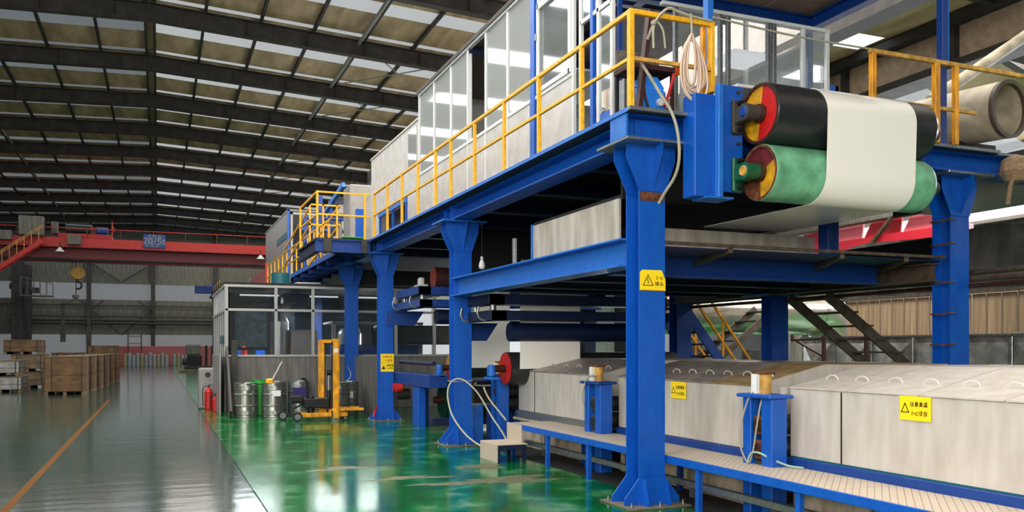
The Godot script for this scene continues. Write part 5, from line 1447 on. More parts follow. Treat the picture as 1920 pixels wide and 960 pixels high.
func mid_line() -> void:
	# two guide roll frames at head height between the second and fourth columns, then the floor rolls
	guide_frame(18.4, 20.3, "blue guide roll frame with a copper ended roll between the second and third columns", true)
	guide_frame(14.0, 15.3, "blue guide roll frame behind the front column under the platform beam", false)
	floor_roll(6.0, 8.4, 1.36, 18.2, 0.34, "black floor roll with a yellow and red end disc between the second and third columns", true)
	floor_roll(5.85, 9.4, 1.42, 14.6, 0.30, "black floor roll with a red end disc beside the farthest hood", false)
	# lower big roll in the pit between them
	var lr := thing("accumulator_roll", "big dark green roll low down behind the second column", "roll", v(7.2, 0.2, 18.6))
	put("shell", mb().cyl(v(5.95, 0.62, 18.7), v(8.4, 0.62, 18.7), 0.42, -1, 36), M.green_dark, lr)
	put("shaft", mb().cyl(v(5.75, 0.62, 18.7), v(5.95, 0.62, 18.7), 0.08, -1, 14), M.shaft, lr)
	put("wiper_bar", mb().box(5.95, 8.4, 0.93, 0.96, 18.2, 18.24), M.galv, lr)
	put("frame_beam", mb().box(5.5, 9.5, 0.10, 0.26, 18.0, 18.2, 0.006), M.navy, lr)
	# strip passing over both
	one("coated_strip", "white strip running down over the black floor roll behind the second column", "sheet", mb().ribbon([Vector2(17.86, 1.36), Vector2(17.85, 1.6), Vector2(17.85, 2.3), Vector2(17.85, 3.2)], 6.35, 7.25, 0.005), M.sheet)
	one("coated_strip", "white strip hanging behind the farthest hood below the guide roll frame", "sheet", mb().ribbon([Vector2(14.29, 1.42), Vector2(14.28, 1.7), Vector2(14.28, 3.2)], 6.0, 7.2, 0.005), M.sheet)
	# pedestals
	var p := thing("roll_pedestal", "blue box pedestal beside the third column carrying the floor roll", "pedestal", v(5.6, 0, 19.4))
	put("top_beam", mb().box(5.42, 5.85, 0.92, 1.2, 18.0, 21.0, 0.008), M.blue_dark, p)
	put("leg", mb().box(5.45, 5.62, 0, 0.92, 18.9, 19.4, 0.008), M.blue, p)
	put("leg", mb().box(5.62, 5.85, 0, 0.92, 19.4, 19.7, 0.008), M.blue_dark, p)
	put("rail", mb().cyl(v(5.6, 1.45, 18.2), v(5.6, 1.45, 21.0), 0.05, -1, 10), M.navy, p)
	var g := thing("gear_motor", "red ended gear motor hanging under the blue pedestal", "motor", v(5.36, 0.5, 20.2))
	put("housing", mb().cyl(v(5.3, 0.68, 20.3), v(5.62, 0.68, 20.3), 0.13, -1, 18), M.dark, g)
	for o in [-0.13, 0.13]:
		put("end", mb().cyl(v(5.26, 0.84, 20.3 + o), v(5.4, 0.84, 20.3 + o), 0.1, -1, 16), M.red, g)
	var q := thing("roll_table", "dark blue machine table left of the farthest hood", "table", v(6.2, 0, 15.6))
	put("top", mb().box(5.55, 8.5, 1.14, 1.18, 15.5, 16.9, 0.005), M.navy, q)
	put("apron", mb().box(5.6, 8.5, 0.74, 1.14, 15.6, 16.9), M.dark, q)
	put("shelf", mb().box(5.5, 8.4, 0.70, 0.74, 15.5, 16.8), M.galv, q)
	put("leg", mb().box(5.55, 5.75, 0, 0.70, 15.5, 15.7, 0.006), M.blue_light, q)
	put("leg", mb().box(5.85, 6.35, 0, 0.70, 15.5, 15.6, 0.006), M.blue_dark, q)
	put("post", mb().box(6.38, 6.55, 0, 1.14, 15.45, 15.5, 0.006), M.blue, q)
	put("bar", mb().tube([v(5.62, 1.14, 15.52), v(5.62, 1.08, 15.44), v(6.4, 1.08, 15.44)], 0.016, 6), M.hose, q)
	# lines on the second column
	one("air_hose", "grey hose looping up the second blue column and down to the step", "hose", mb().tube([v(4.93, 0.15, 13.2), v(4.86, 0.3, 13.9), v(4.80, 0.6, 14.5), v(4.84, 0.95, 14.9), v(4.93, 1.18, 14.95), v(5.12, 1.22, 14.9), v(5.3, 1.0, 14.6), v(5.42, 0.6, 14.2), v(5.46, 0.36, 13.8), v(5.42, 0.25, 13.5)], 0.016, 8), M.hose)
	one("air_hose", "grey hose slanting from the machine table down to the walkway step", "hose", mb().tube([v(5.35, 1.10, 14.4), v(5.38, 0.9, 14.2), v(5.5, 0.56, 13.7)], 0.016, 8), M.hose)
	one("air_hose", "thin teal hose looping down the nearest roll station to the walkway", "hose", mb().tube([v(5.93, 1.33, 7.5), v(5.84, 1.3, 7.56), v(5.80, 1.0, 7.66), v(5.80, 0.75, 7.68), v(5.84, 0.57, 7.6), v(5.84, 0.7, 7.52), v(5.84, 0.95, 7.46), v(5.86, 1.2, 7.42), v(5.9, 1.33, 7.4)], 0.01, 6), M.hose)
	one("air_hose", "pale teal hose lying from the nearest roll station to the nearest hood", "hose", mb().tube([v(5.80, 0.58, 7.56), v(5.8, 0.68, 7.5), v(5.82, 0.70, 7.4), v(5.9, 0.64, 7.28), v(6.0, 0.585, 7.15), v(6.08, 0.575, 7.02)], 0.012, 6), M.hose_teal)
	one("air_hose", "grey hose hanging beside the station between the middle and farthest hoods", "hose", mb().tube([v(5.9, 1.4, 11.15), v(5.82, 1.36, 11.3), v(5.80, 1.1, 11.42), v(5.82, 0.9, 11.4)], 0.011, 6), M.hose)
	one("column_tie", "white cord tied round the second blue column", "cord", mb().tube([v(5.02, 1.18, 15.44), v(5.02, 1.175, 15.1), v(5.2, 1.18, 15.09), v(5.39, 1.19, 15.1)], 0.008, 6), M.hose)
	var b := thing("light_bulb", "white bulb hanging on a wire beside the second column", "bulb", v(5.52, 3.2, 14.95))
	put("bulb", mb().lathe(v(5.52, 3.24, 14.95), [Vector2(0, 0), Vector2(0.045, 0.015), Vector2(0.062, 0.06), Vector2(0.05, 0.12), Vector2(0.03, 0.17), Vector2(0, 0.18)], 16), M.white, b)
	put("socket", mb().cyl(v(5.52, 3.41, 14.95), v(5.52, 3.48, 14.95), 0.03, -1, 12), M.white_panel, b)
	put("wire", mb().cyl(v(5.52, 3.48, 14.95), v(5.52, 4.2, 14.95), 0.006, -1, 6), M.cable, b)
	one("roll_end", "small copper coloured roll end showing above the light blue platform beam", "roll", mb().cyl(v(5.75, 3.2, 13.6), v(6.9, 3.2, 13.6), 0.11, -1, 20), M.rust)
	one("warning_ribbon", "red and white ribbon tied to the foot of the third blue column", "ribbon", mb().tube([v(4.93, 0.36, 20.75), v(4.9, 0.25, 20.8), v(4.86, 0.12, 20.78)], 0.03, 6), M.red)

func guide_frame(d0: float, d1: float, label: String, copper: bool) -> void:
	var o := thing("guide_frame", label, "frame", v(7, 2.3, d0), "guide roll frames")
	var top: float = 2.92 if copper else 2.5
	var x0 := 5.3
	var xe: float = 9.8 if copper else 8.9
	put("upper_beam", mb().box(x0, xe, top + 0.06, top + 0.24, d0, d0 + 0.5, 0.008).box(x0, x0 + 0.3, top + 0.06, top + 0.24, d0, d1, 0.008), M.blue_dark if copper else M.navy, o)
	put("lower_beam", mb().box(x0, xe, top - 0.22, top - 0.05, d0 - 0.1, d0 + 0.5, 0.008).box(x0, x0 + 0.3, top - 0.22, top - 0.05, d0 - 0.1, d1 + 0.3, 0.008), M.blue_dark if copper else M.navy, o)
	for d in [d0 + 0.2, d1 - 0.2]:
		put("spring", mb().cyl(v(x0 + 0.15, top - 0.06, d), v(x0 + 0.15, top + 0.08, d), 0.06, -1, 12), M.galv, o)
		put("hook_plate", mb().tube([v(x0 - 0.12, top + 0.02, d), v(x0 - 0.14, top - 0.1, d), v(x0 - 0.08, top - 0.2, d), v(x0 + 0.02, top - 0.22, d)], 0.022, 6), M.galv, o)
	put("bracket", mb().plate([Vector2(0, 0), Vector2(0.95, 0), Vector2(0.72, -0.34), Vector2(0, -0.34)], v(x0 - 0.2, top - 0.23, d1 + 0.2), Vector3.RIGHT, Vector3.UP, Vector3.FORWARD * 0.06), M.blue_dark, o)
	put("cross_tube", mb().cyl(v(x0 + 0.5, top - 0.42, d0 + 0.3), v(xe, top - 0.42, d0 + 0.3), 0.17, -1, 24), M.navy, o)
	put("leg", mb().box(xe - 0.4, xe - 0.1, 0.0 if copper else 1.612, top + 0.06, d0, d0 + 0.4), M.navy, o)
	if copper:
		put("roll", mb().cyl(v(5.72, 3.36, d0 + 0.2), v(9.6, 3.36, d0 + 0.2), 0.25, -1, 32), M.maroon, o)
		put("roll_end", mb().sector(v(5.71, 3.36, d0 + 0.2), Vector3.LEFT, 0.24, 0, TAU, 0.01, 28), M.copper, o)
		put("pillow_block", mb().box(5.36, 5.48, 3.16, 3.36, d0 + 0.1, d0 + 0.3, 0.03).box(5.32, 5.52, 3.16, 3.2, d0 - 0.02, d0 + 0.42, 0.01), M.white_panel, o)
	else:
		put("roll", mb().cyl(v(5.9, top + 0.46, d0 + 0.3), v(xe - 0.2, top + 0.46, d0 + 0.3), 0.18, -1, 28), M.rubber, o)
		for x in [7.4, 8.4]:
			put("screw_jack", mb().box(x, x + 0.25, top + 0.24, top + 0.34, d0 + 0.1, d0 + 0.4, 0.02).cyl(v(x + 0.12, top + 0.3, d0 + 0.25), v(x + 0.12, top + 0.62, d0 + 0.25), 0.05, -1, 12), M.black, o)
		for x in [8.0, 8.2]:
			put("hanger_rod", mb().cyl(v(x, 1.62, d0 - 0.1), v(x, top - 0.2, d0 - 0.1), 0.02, -1, 8), M.dark, o)

func floor_roll(x0: float, x1: float, y: float, d: float, r: float, label: String, yellow: bool) -> void:
	var o := thing("floor_roll", label, "roll", v((x0 + x1) / 2, y - r, d))
	put("shell", mb().lathe(v(x0, y, d), [Vector2(r - 0.03, 0), Vector2(r, 0.01), Vector2(r, x1 - x0), Vector2(0, x1 - x0)], 40, Vector3.RIGHT), M.rubber, o)
	put("end_disc", mb().sector(v(x0 - 0.005, y, d), Vector3.LEFT, r - 0.01, -PI / 2, PI / 2, 0.01, 20), M.disc_yellow if yellow else M.red, o)
	put("end_disc", mb().sector(v(x0 - 0.005, y, d), Vector3.LEFT, r - 0.01, PI / 2, PI * 1.5, 0.01, 20), M.red, o)
	put("shaft", mb().cyl(v(x0 - 0.32, y, d), v(x0, y, d), 0.065, -1, 16), M.shaft, o)
	put("shaft", mb().cyl(v(x1, y, d), v(x1 + 0.3, y, d), 0.065, -1, 16), M.shaft, o)
	put("pillow_block", mb().box(x0 - 0.34, x0 - 0.22, y - 0.16, y + 0.07, d - 0.1, d + 0.1, 0.04).box(x0 - 0.36, x0 - 0.2, y - 0.2, y - 0.15, d - 0.2, d + 0.2, 0.01), M.blue_light, o)

func control_room() -> void:
	var o := thing("control_room", "glazed control room with a low grey wall standing against the fourth column", "room", v(3.6, 0, 27))
	var d := 25.3
	put("low_wall", mb().box(1.75, 9.0, 0, 1.54, d, d + 0.08, 0.006), M.grey_wall, o)
	put("side_low_wall", mb().box(5.28, 5.36, 0, 1.54, 21.6, d, 0.006), M.grey_wall, o)
	put("left_low_wall", mb().box(1.7, 1.78, 0, 1.54, d, 31.0), M.grey_wall, o)
	put("sill", mb().box(1.7, 9.0, 1.54, 1.6, d - 0.03, d + 0.1, 0.005), M.frame_shaded_grey, o)
	put("head_frame", mb().box(1.7, 9.0, 3.5, 3.57, d - 0.02, d + 0.08, 0.005), M.frame_shaded_grey, o)
	put("transom", mb().box(1.7, 9.0, 2.83, 2.90, d - 0.02, d + 0.08, 0.005), M.frame_shaded_grey, o)
	for x in [1.76, 3.1, 4.14, 5.4, 6.6, 7.8]:
		put("mullion", mb().box(x - 0.04, x + 0.04, 1.6, 3.5, d - 0.02, d + 0.08, 0.005), M.frame_shaded_grey, o)
	var xs := [1.8, 3.1, 4.14, 5.4, 6.6, 7.8, 9.0]
	for i in 6:
		put("pane", mb().box(xs[i] + 0.04, xs[i + 1] - 0.04, 1.6, 2.83, d + 0.02, d + 0.03), M.pane_dark, o)
		put("pane", mb().box(xs[i] + 0.04, xs[i + 1] - 0.04, 2.90, 3.5, d + 0.02, d + 0.03), M.pane_dark, o)
	# left side, seen edge on
	for i in 6:
		var a := d + 0.1 + 0.95 * i
		put("side_mullion", mb().box(1.70, 1.78, 1.54, 3.5, a - 0.03, a + 0.03, 0.004), M.frame_shaded_grey, o)
		put("side_panel", mb().box(1.73, 1.75, 1.54, 2.8, a + 0.03, a + 0.92), M.panel_shaded, o)
		put("side_pane", mb().box(1.73, 1.75, 2.86, 3.5, a + 0.03, a + 0.92), M.pane_milky, o)
	put("side_transom", mb().box(1.69, 1.79, 2.8, 2.86, d, 31.0), M.frame_shaded_grey, o)
	put("side_head", mb().box(1.69, 1.79, 3.5, 3.57, d, 31.0), M.frame_shaded_grey, o)
	put("roof", mb().box(1.7, 9.0, 3.57, 3.64, d, 33.0), M.dark, o)
	put("inner_wall", mb().box(1.8, 9.0, 0, 3.57, 32.8, 32.9), M.tarp, o)
	for k in 3:
		put("ceiling_lamp", mb().box(2.4 + 1.9 * k, 3.6 + 1.9 * k, 3.46, 3.5, 28.6, 28.8), M.day, o)
	area("control_room_lamp_light", v(4.6, 3.4, 28.7), v(4.6, 0, 28.7), Vector2(5.0, 0.3), 14.0, Color(0.95, 0.98, 1.0))
	put("inner_door_frame", mb().box(2.0, 2.18, 0, 3.5, 27.9, 28.0).box(3.15, 3.3, 0, 3.1, 27.9, 28.0).box(2.0, 4.0, 3.0, 3.15, 27.9, 28.0).box(2.0, 3.2, 1.72, 1.82, 27.9, 28.0), M.maroon, o)
	put("inner_glazing", mb().box(2.2, 3.15, 1.84, 3.0, 27.96, 27.98), M.blue_haze, o)
	put("inner_glazing", mb().box(3.32, 4.0, 1.84, 3.0, 27.96, 27.98), M.blue_haze, o)
	one("control_cabinet", "white control cabinet seen through the control room glass", "cabinet", mb().box(3.75, 4.55, 0, 2.35, 27.0, 27.6, 0.02).box(4.14, 4.155, 0.1, 2.3, 26.99, 27.0), M.panel_shaded)
	var tk := thing("mixing_tank", "grey standing tank seen through the control room glass", "tank", v(3.45, 0, 27.2))
	put("body", mb().lathe(v(3.45, 0, 27.3), [Vector2(0, 0), Vector2(0.28, 0), Vector2(0.28, 2.6), Vector2(0.12, 2.9), Vector2(0, 2.9)], 20), M.galv, tk)
	put("pipe", mb().tube([v(3.45, 2.85, 27.3), v(3.5, 3.1, 27.2), v(3.9, 3.2, 27.1)], 0.05, 8), M.rafter, tk)
	one("ceiling_unit", "boxy grey fan unit under the control room ceiling", "fan", mb().box(3.6, 4.4, 3.05, 3.5, 27.5, 28.2, 0.05), M.tarp)
	one("red_cylinder", "small red cylinder seen low through the control room glass", "cylinder", mb().lathe(v(2.55, 0, 29.0), [Vector2(0, 0), Vector2(0.1, 0), Vector2(0.1, 1.75), Vector2(0.04, 1.9), Vector2(0, 1.9)], 12), M.red)
	for q in [[2.25, "left"], [2.95, "right"]]:
		one("blue_door_panel", "blue panel low inside the control room, %s of the pair" % q[0], "panel", mb().box(q[0], q[0] + 0.28, 0, 1.75, 29.3, 29.4, 0.01), M.blue)
	var mt := thing("paint_machine", "blue machine with a domed white cover seen through the right control room panes", "machine", v(6, 0, 27.5))
	put("base", mb().box(5.2, 7.9, 0, 1.9, 27.2, 28.4, 0.03), M.blue_dark, mt)
	put("dome", mb().lathe(v(5.7, 1.9, 27.8), [Vector2(0.38, 0), Vector2(0.38, 0.35), Vector2(0.3, 0.55), Vector2(0.15, 0.66), Vector2(0, 0.7)], 20), M.galv, mt)
	put("top", mb().box(5.0, 7.95, 2.55, 2.62, 27.0, 28.6, 0.01), M.panel_shaded, mt)
	put("post", mb().box(5.0, 5.12, 0, 2.6, 27.0, 27.1).box(7.8, 7.92, 0, 2.6, 27.0, 27.1), M.panel_shaded, mt)
	one("duct", "grey conveyor duct lying behind the right control room panes", "duct", mb().box(6.2, 9.0, 1.9, 2.5, 26.2, 26.9, 0.08), M.tarp)
	var sl := thing("wall_slogan", "teal lettering strip on the side of the control room", "sign", v(1.68, 1.95, 26.2))
	put("strip", mb().box(1.685, 1.69, 1.92, 2.14, 25.35, 27.0), M.teal, sl)
	put("print", glyphs("安全第一", v(1.683, 1.95, 26.9), 0.17, 0.002, Vector3(0, 0, 1), Vector3(-1, 0, 0), 0.12, 2.2), M.roll_white, sl)
	# things on its roof
	var b := thing("paint_bucket", "teal drum lying open on the control room roof", "drum", v(3.35, 3.64, 26.2))
	put("body", mb().lathe(v(3.35, 3.64, 26.2), [Vector2(0, 0), Vector2(0.28, 0), Vector2(0.28, 0.36), Vector2(0.26, 0.36), Vector2(0.26, 0.05)], 20), M.teal, b)
	one("roof_clutter", "pale bundle of offcuts beside the teal drum on the control room roof", "bundle", mb().box(3.75, 4.5, 3.64, 3.74, 26.0, 26.6, 0.03), M.panel_shaded)
	var bd := thing("lean_board", "tall grey board leaning at the left corner of the control room", "board", v(1.75, 0, 23.8))
	put("board", mb().bar(v(1.72, 0, 23.3), v(1.74, 1.66, 25.1), 0.06, 0.5, Vector3.UP), M.board, bd)
	put("beam", mb().box(1.84, 2.0, 0, 2.0, 24.6, 24.75, 0.006), M.rafter, bd)
	one("corner_panel", "pale sheet panel standing by the left corner of the control room", "panel", mb().box(1.50, 1.54, 0.0, 1.6, 24.2, 27.5, 0.004), M.panel_shaded)

func drum_at(x: float, d: float, label: String, m: Material, open_top := false) -> Node3D:
	var o := thing("steel_drum", label, "drum", v(x, 0, d), "steel drums by the control room")
	var r := 0.29
	var prof := [Vector2(0, 0.015), Vector2(r - 0.02, 0.015), Vector2(r - 0.012, 0), Vector2(r, 0.01), Vector2(r - 0.006, 0.025)]
	for k in 4:
		prof.append_array([Vector2(r - 0.006, 0.06 + 0.035 * k), Vector2(r + 0.001, 0.075 + 0.035 * k)])
	prof.append_array([Vector2(r - 0.004, 0.25), Vector2(r - 0.004, 0.285), Vector2(r + 0.012, 0.30), Vector2(r + 0.012, 0.31), Vector2(r - 0.004, 0.325), Vector2(r - 0.004, 0.575), Vector2(r + 0.012, 0.59), Vector2(r + 0.012, 0.60), Vector2(r - 0.004, 0.615)])
	for k in 4:
		prof.append_array([Vector2(r - 0.006, 0.70 + 0.035 * k), Vector2(r + 0.001, 0.715 + 0.035 * k)])
	prof.append_array([Vector2(r - 0.006, 0.86), Vector2(r + 0.004, 0.87), Vector2(r + 0.004, 0.885), Vector2(r - 0.012, 0.885), Vector2(r - 0.016, 0.86)])
	put("shell", mb().lathe(v(x, 0, d), prof, 36), m, o)
	if open_top:
		put("liner", mb().lathe(v(x, 0, d), [Vector2(r - 0.016, 0.86), Vector2(r - 0.03, 0.2), Vector2(0, 0.2)], 28), M.dark, o)
	else:
		put("lid", mb().lathe(v(x, 0, d), [Vector2(r - 0.016, 0.86), Vector2(0, 0.862)], 28), m, o)
		put("bung", mb().cyl(v(x + 0.18, 0.86, d), v(x + 0.18, 0.885, d), 0.03, -1, 12), M.galv, o)
	return o

func aisle_things() -> void:
	drum_at(2.10, 23.4, "shiny steel drum, leftmost in front of the control room wall", M.drum)
	drum_at(2.78, 23.2, "shiny steel drum second from the left, with a brush standing in it", M.drum, true)
	drum_at(4.42, 22.9, "steel drum behind the stacker mast, left of the blue fourth column", M.drum)
	drum_at(4.78, 23.5, "steel drum with a pale label at the foot of the fourth column", M.drum)
	drum_at(3.58, 24.3, "dull steel drum with a purple label behind the stacker", M.galv)
	drum_at(2.96, 24.3, "dull grey drum between the brush drum and the stacker", M.galv)
	one("drum_label", "pale paper label on the drum at the foot of the fourth column", "label", mb().box(4.68, 4.86, 0.45, 0.62, 23.19, 23.2), M.white)
	one("drum_label", "white paper label on the drum holding the brush", "label", mb().box(2.72, 2.92, 0.55, 0.70, 22.888, 22.9), M.white)
	one("drum_label", "purple and white label on the drum behind the stacker", "label", mb().box(3.38, 3.78, 0.4, 0.72, 23.985, 24.0), M.purple)
	var g := thing("green_drum", "bright green plastic drum between the two front steel drums", "drum", v(2.5, 0, 23.9))
	put("body", mb().lathe(v(2.5, 0, 23.9), [Vector2(0, 0), Vector2(0.26, 0), Vector2(0.27, 0.03), Vector2(0.27, 0.8), Vector2(0.24, 0.88), Vector2(0.2, 0.9), Vector2(0.2, 0.94), Vector2(0, 0.94)], 28), M.green, g)
	put("lid_ring", mb().ring(v(2.5, 0.84, 23.9), v(2.5, 0.88, 23.9), 0.285, 0.25, 28), M.green, g)
	var br := thing("brush", "yellow headed brush with a pale handle standing in the steel drum", "brush", v(2.7, 0.85, 23.2))
	put("handle", mb().cyl(v(2.66, 0.80, 23.2), v(2.98, 1.44, 23.1), 0.014, -1, 8), M.white, br)
	put("head", mb().box(2.58, 2.76, 0.84, 1.0, 23.1, 23.2, 0.03), M.yellow, br)
	# extinguishers
	for q in [[1.35, 26.5, 0.62, 0.115, "large red fire extinguisher on the floor beyond the control room corner"], [1.48, 25.6, 0.42, 0.08, "small red fire extinguisher beside the large one"]]:
		var x: float = q[0]
		var d: float = q[1]
		var h: float = q[2]
		var r: float = q[3]
		var e := thing("fire_extinguisher", q[4], "extinguisher", v(x, 0, d))
		put("cylinder", mb().lathe(v(x, 0.0, d), [Vector2(0, 0), Vector2(r * 0.9, 0), Vector2(r, 0.03), Vector2(r, h * 0.85), Vector2(r * 0.6, h * 0.97), Vector2(r * 0.25, h), Vector2(r * 0.25, h + 0.05), Vector2(0, h + 0.05)], 20), M.red, e)
		put("valve", mb().box(x - 0.03, x + 0.05, h + 0.05, h + 0.09, d - 0.02, d + 0.02, 0.006).box(x - 0.02, x + 0.1, h + 0.1, h + 0.115, d - 0.015, d + 0.015), M.black, e)
		put("hose", mb().tube([v(x - 0.03, h + 0.07, d), v(x - r - 0.04, h + 0.02, d), v(x - r - 0.05, h * 0.5, d), v(x - r - 0.03, h * 0.2, d)], 0.014, 6), M.black, e)
		put("label_band", mb().cyl(v(x, h * 0.4, d), v(x, h * 0.65, d), r + 0.001, -1, 20, false), M.red, e)
	var eb := thing("equipment_box", "pale equipment box with a round dial above the extinguishers", "box", v(1.5, 0.7, 27.0))
	put("body", mb().box(1.1, 1.6, 0.0, 1.2, 27.0, 27.6, 0.04), M.panel_shaded, eb)
	put("dial", mb().cyl(v(1.35, 1.0, 26.99), v(1.35, 1.0, 27.0), 0.08, -1, 16), M.black, eb)
	# pallet stacker
	var s := thing("pallet_stacker", "orange yellow manual pallet stacker with a twin mast and black wheels", "stacker", v(3.6, 0, 21.9))
	put("mast_post", mb().box(3.70, 3.84, 0.06, 2.0, 21.75, 21.87, 0.008), M.amber, s)
	put("mast_post", mb().box(3.98, 4.14, 0.06, 2.02, 21.35, 21.47, 0.008), M.amber, s)
	put("mast_channel", mb().box(3.84, 3.87, 0.1, 1.95, 21.78, 21.84).box(3.95, 3.98, 0.1, 1.95, 21.38, 21.44), M.dark, s)
	put("mast_tie", mb().bar(v(3.77, 1.96, 21.8), v(4.06, 1.96, 21.4), 0.05, 0.08).bar(v(3.77, 0.2, 21.8), v(4.06, 0.2, 21.4), 0.06, 0.14), M.amber, s)
	put("lift_cylinder", mb().cyl(v(3.92, 0.1, 21.6), v(3.92, 0.75, 21.6), 0.05, -1, 14), M.black, s)
	put("piston", mb().cyl(v(3.92, 0.75, 21.6), v(3.92, 1.15, 21.6), 0.03, -1, 12), M.galv, s)
	put("chain_pulley", mb().cyl(v(3.87, 1.18, 21.6), v(3.97, 1.18, 21.6), 0.07, -1, 14), M.black, s)
	for q in [21.45, 21.95]:
		put("base_leg", mb().box(3.15, 4.35, 0.10, 0.2, q - 0.06, q + 0.06, 0.008), M.amber, s)
		put("fork", mb().box(3.95, 4.75, 0.24, 0.3, q - 0.08, q + 0.08, 0.006), M.amber, s)
	put("carriage", mb().box(3.3, 3.92, 0.32, 0.55, 21.5, 21.9, 0.02), M.black, s)
	put("pump", mb().cyl(v(3.5, 0.2, 21.7), v(3.5, 0.6, 21.7), 0.08, -1, 14), M.black, s)
	put("foot_pedal", mb().bar(v(3.45, 0.5, 21.7), v(3.05, 0.3, 21.6), 0.04, 0.03), M.black, s)
	put("tiller", mb().tube([v(3.42, 0.2, 21.7), v(3.40, 0.6, 21.7), v(3.38, 0.95, 21.7), v(3.32, 1.05, 21.7), v(3.25, 1.04, 21.7)], 0.022, 8).tube([v(3.3, 1.02, 21.5), v(3.38, 1.0, 21.7), v(3.3, 1.02, 21.9)], 0.018, 6), M.black, s)
	put("handle_box", mb().box(3.0, 3.3, 0.45, 0.62, 21.55, 21.8, 0.03), M.dark, s)
	for q in [[3.12, 21.35, 0.12], [2.85, 21.95, 0.12], [4.3, 21.45, 0.06], [4.3, 21.95, 0.06]]:
		var w := put("wheel", mb().cyl(v(q[0], q[2], q[1] - 0.03), v(q[0], q[2], q[1] + 0.03), q[2], -1, 24), M.black, s)
		put("hub", mb().cyl(v(q[0], q[2], q[1] - 0.035), v(q[0], q[2], q[1] - 0.03), q[2] * 0.62, -1, 18), M.galv, w)
	put("axle", mb().bar(v(2.85, 0.12, 21.95), v(3.5, 0.16, 21.9), 0.05, 0.05).bar(v(3.0, 0.12, 21.4), v(3.4, 0.16, 21.5), 0.05, 0.05), M.dark, s)
	put("guard_wire", mb().tube([v(4.1, 1.35, 21.4), v(4.35, 1.33, 21.5), v(4.45, 1.1, 21.5), v(4.3, 0.95, 21.5), v(4.1, 0.94, 21.4)], 0.012, 6), M.galv, s)
	put("sticker", mb().box(4.0, 4.1, 1.68, 1.78, 21.344, 21.35), M.white, s)

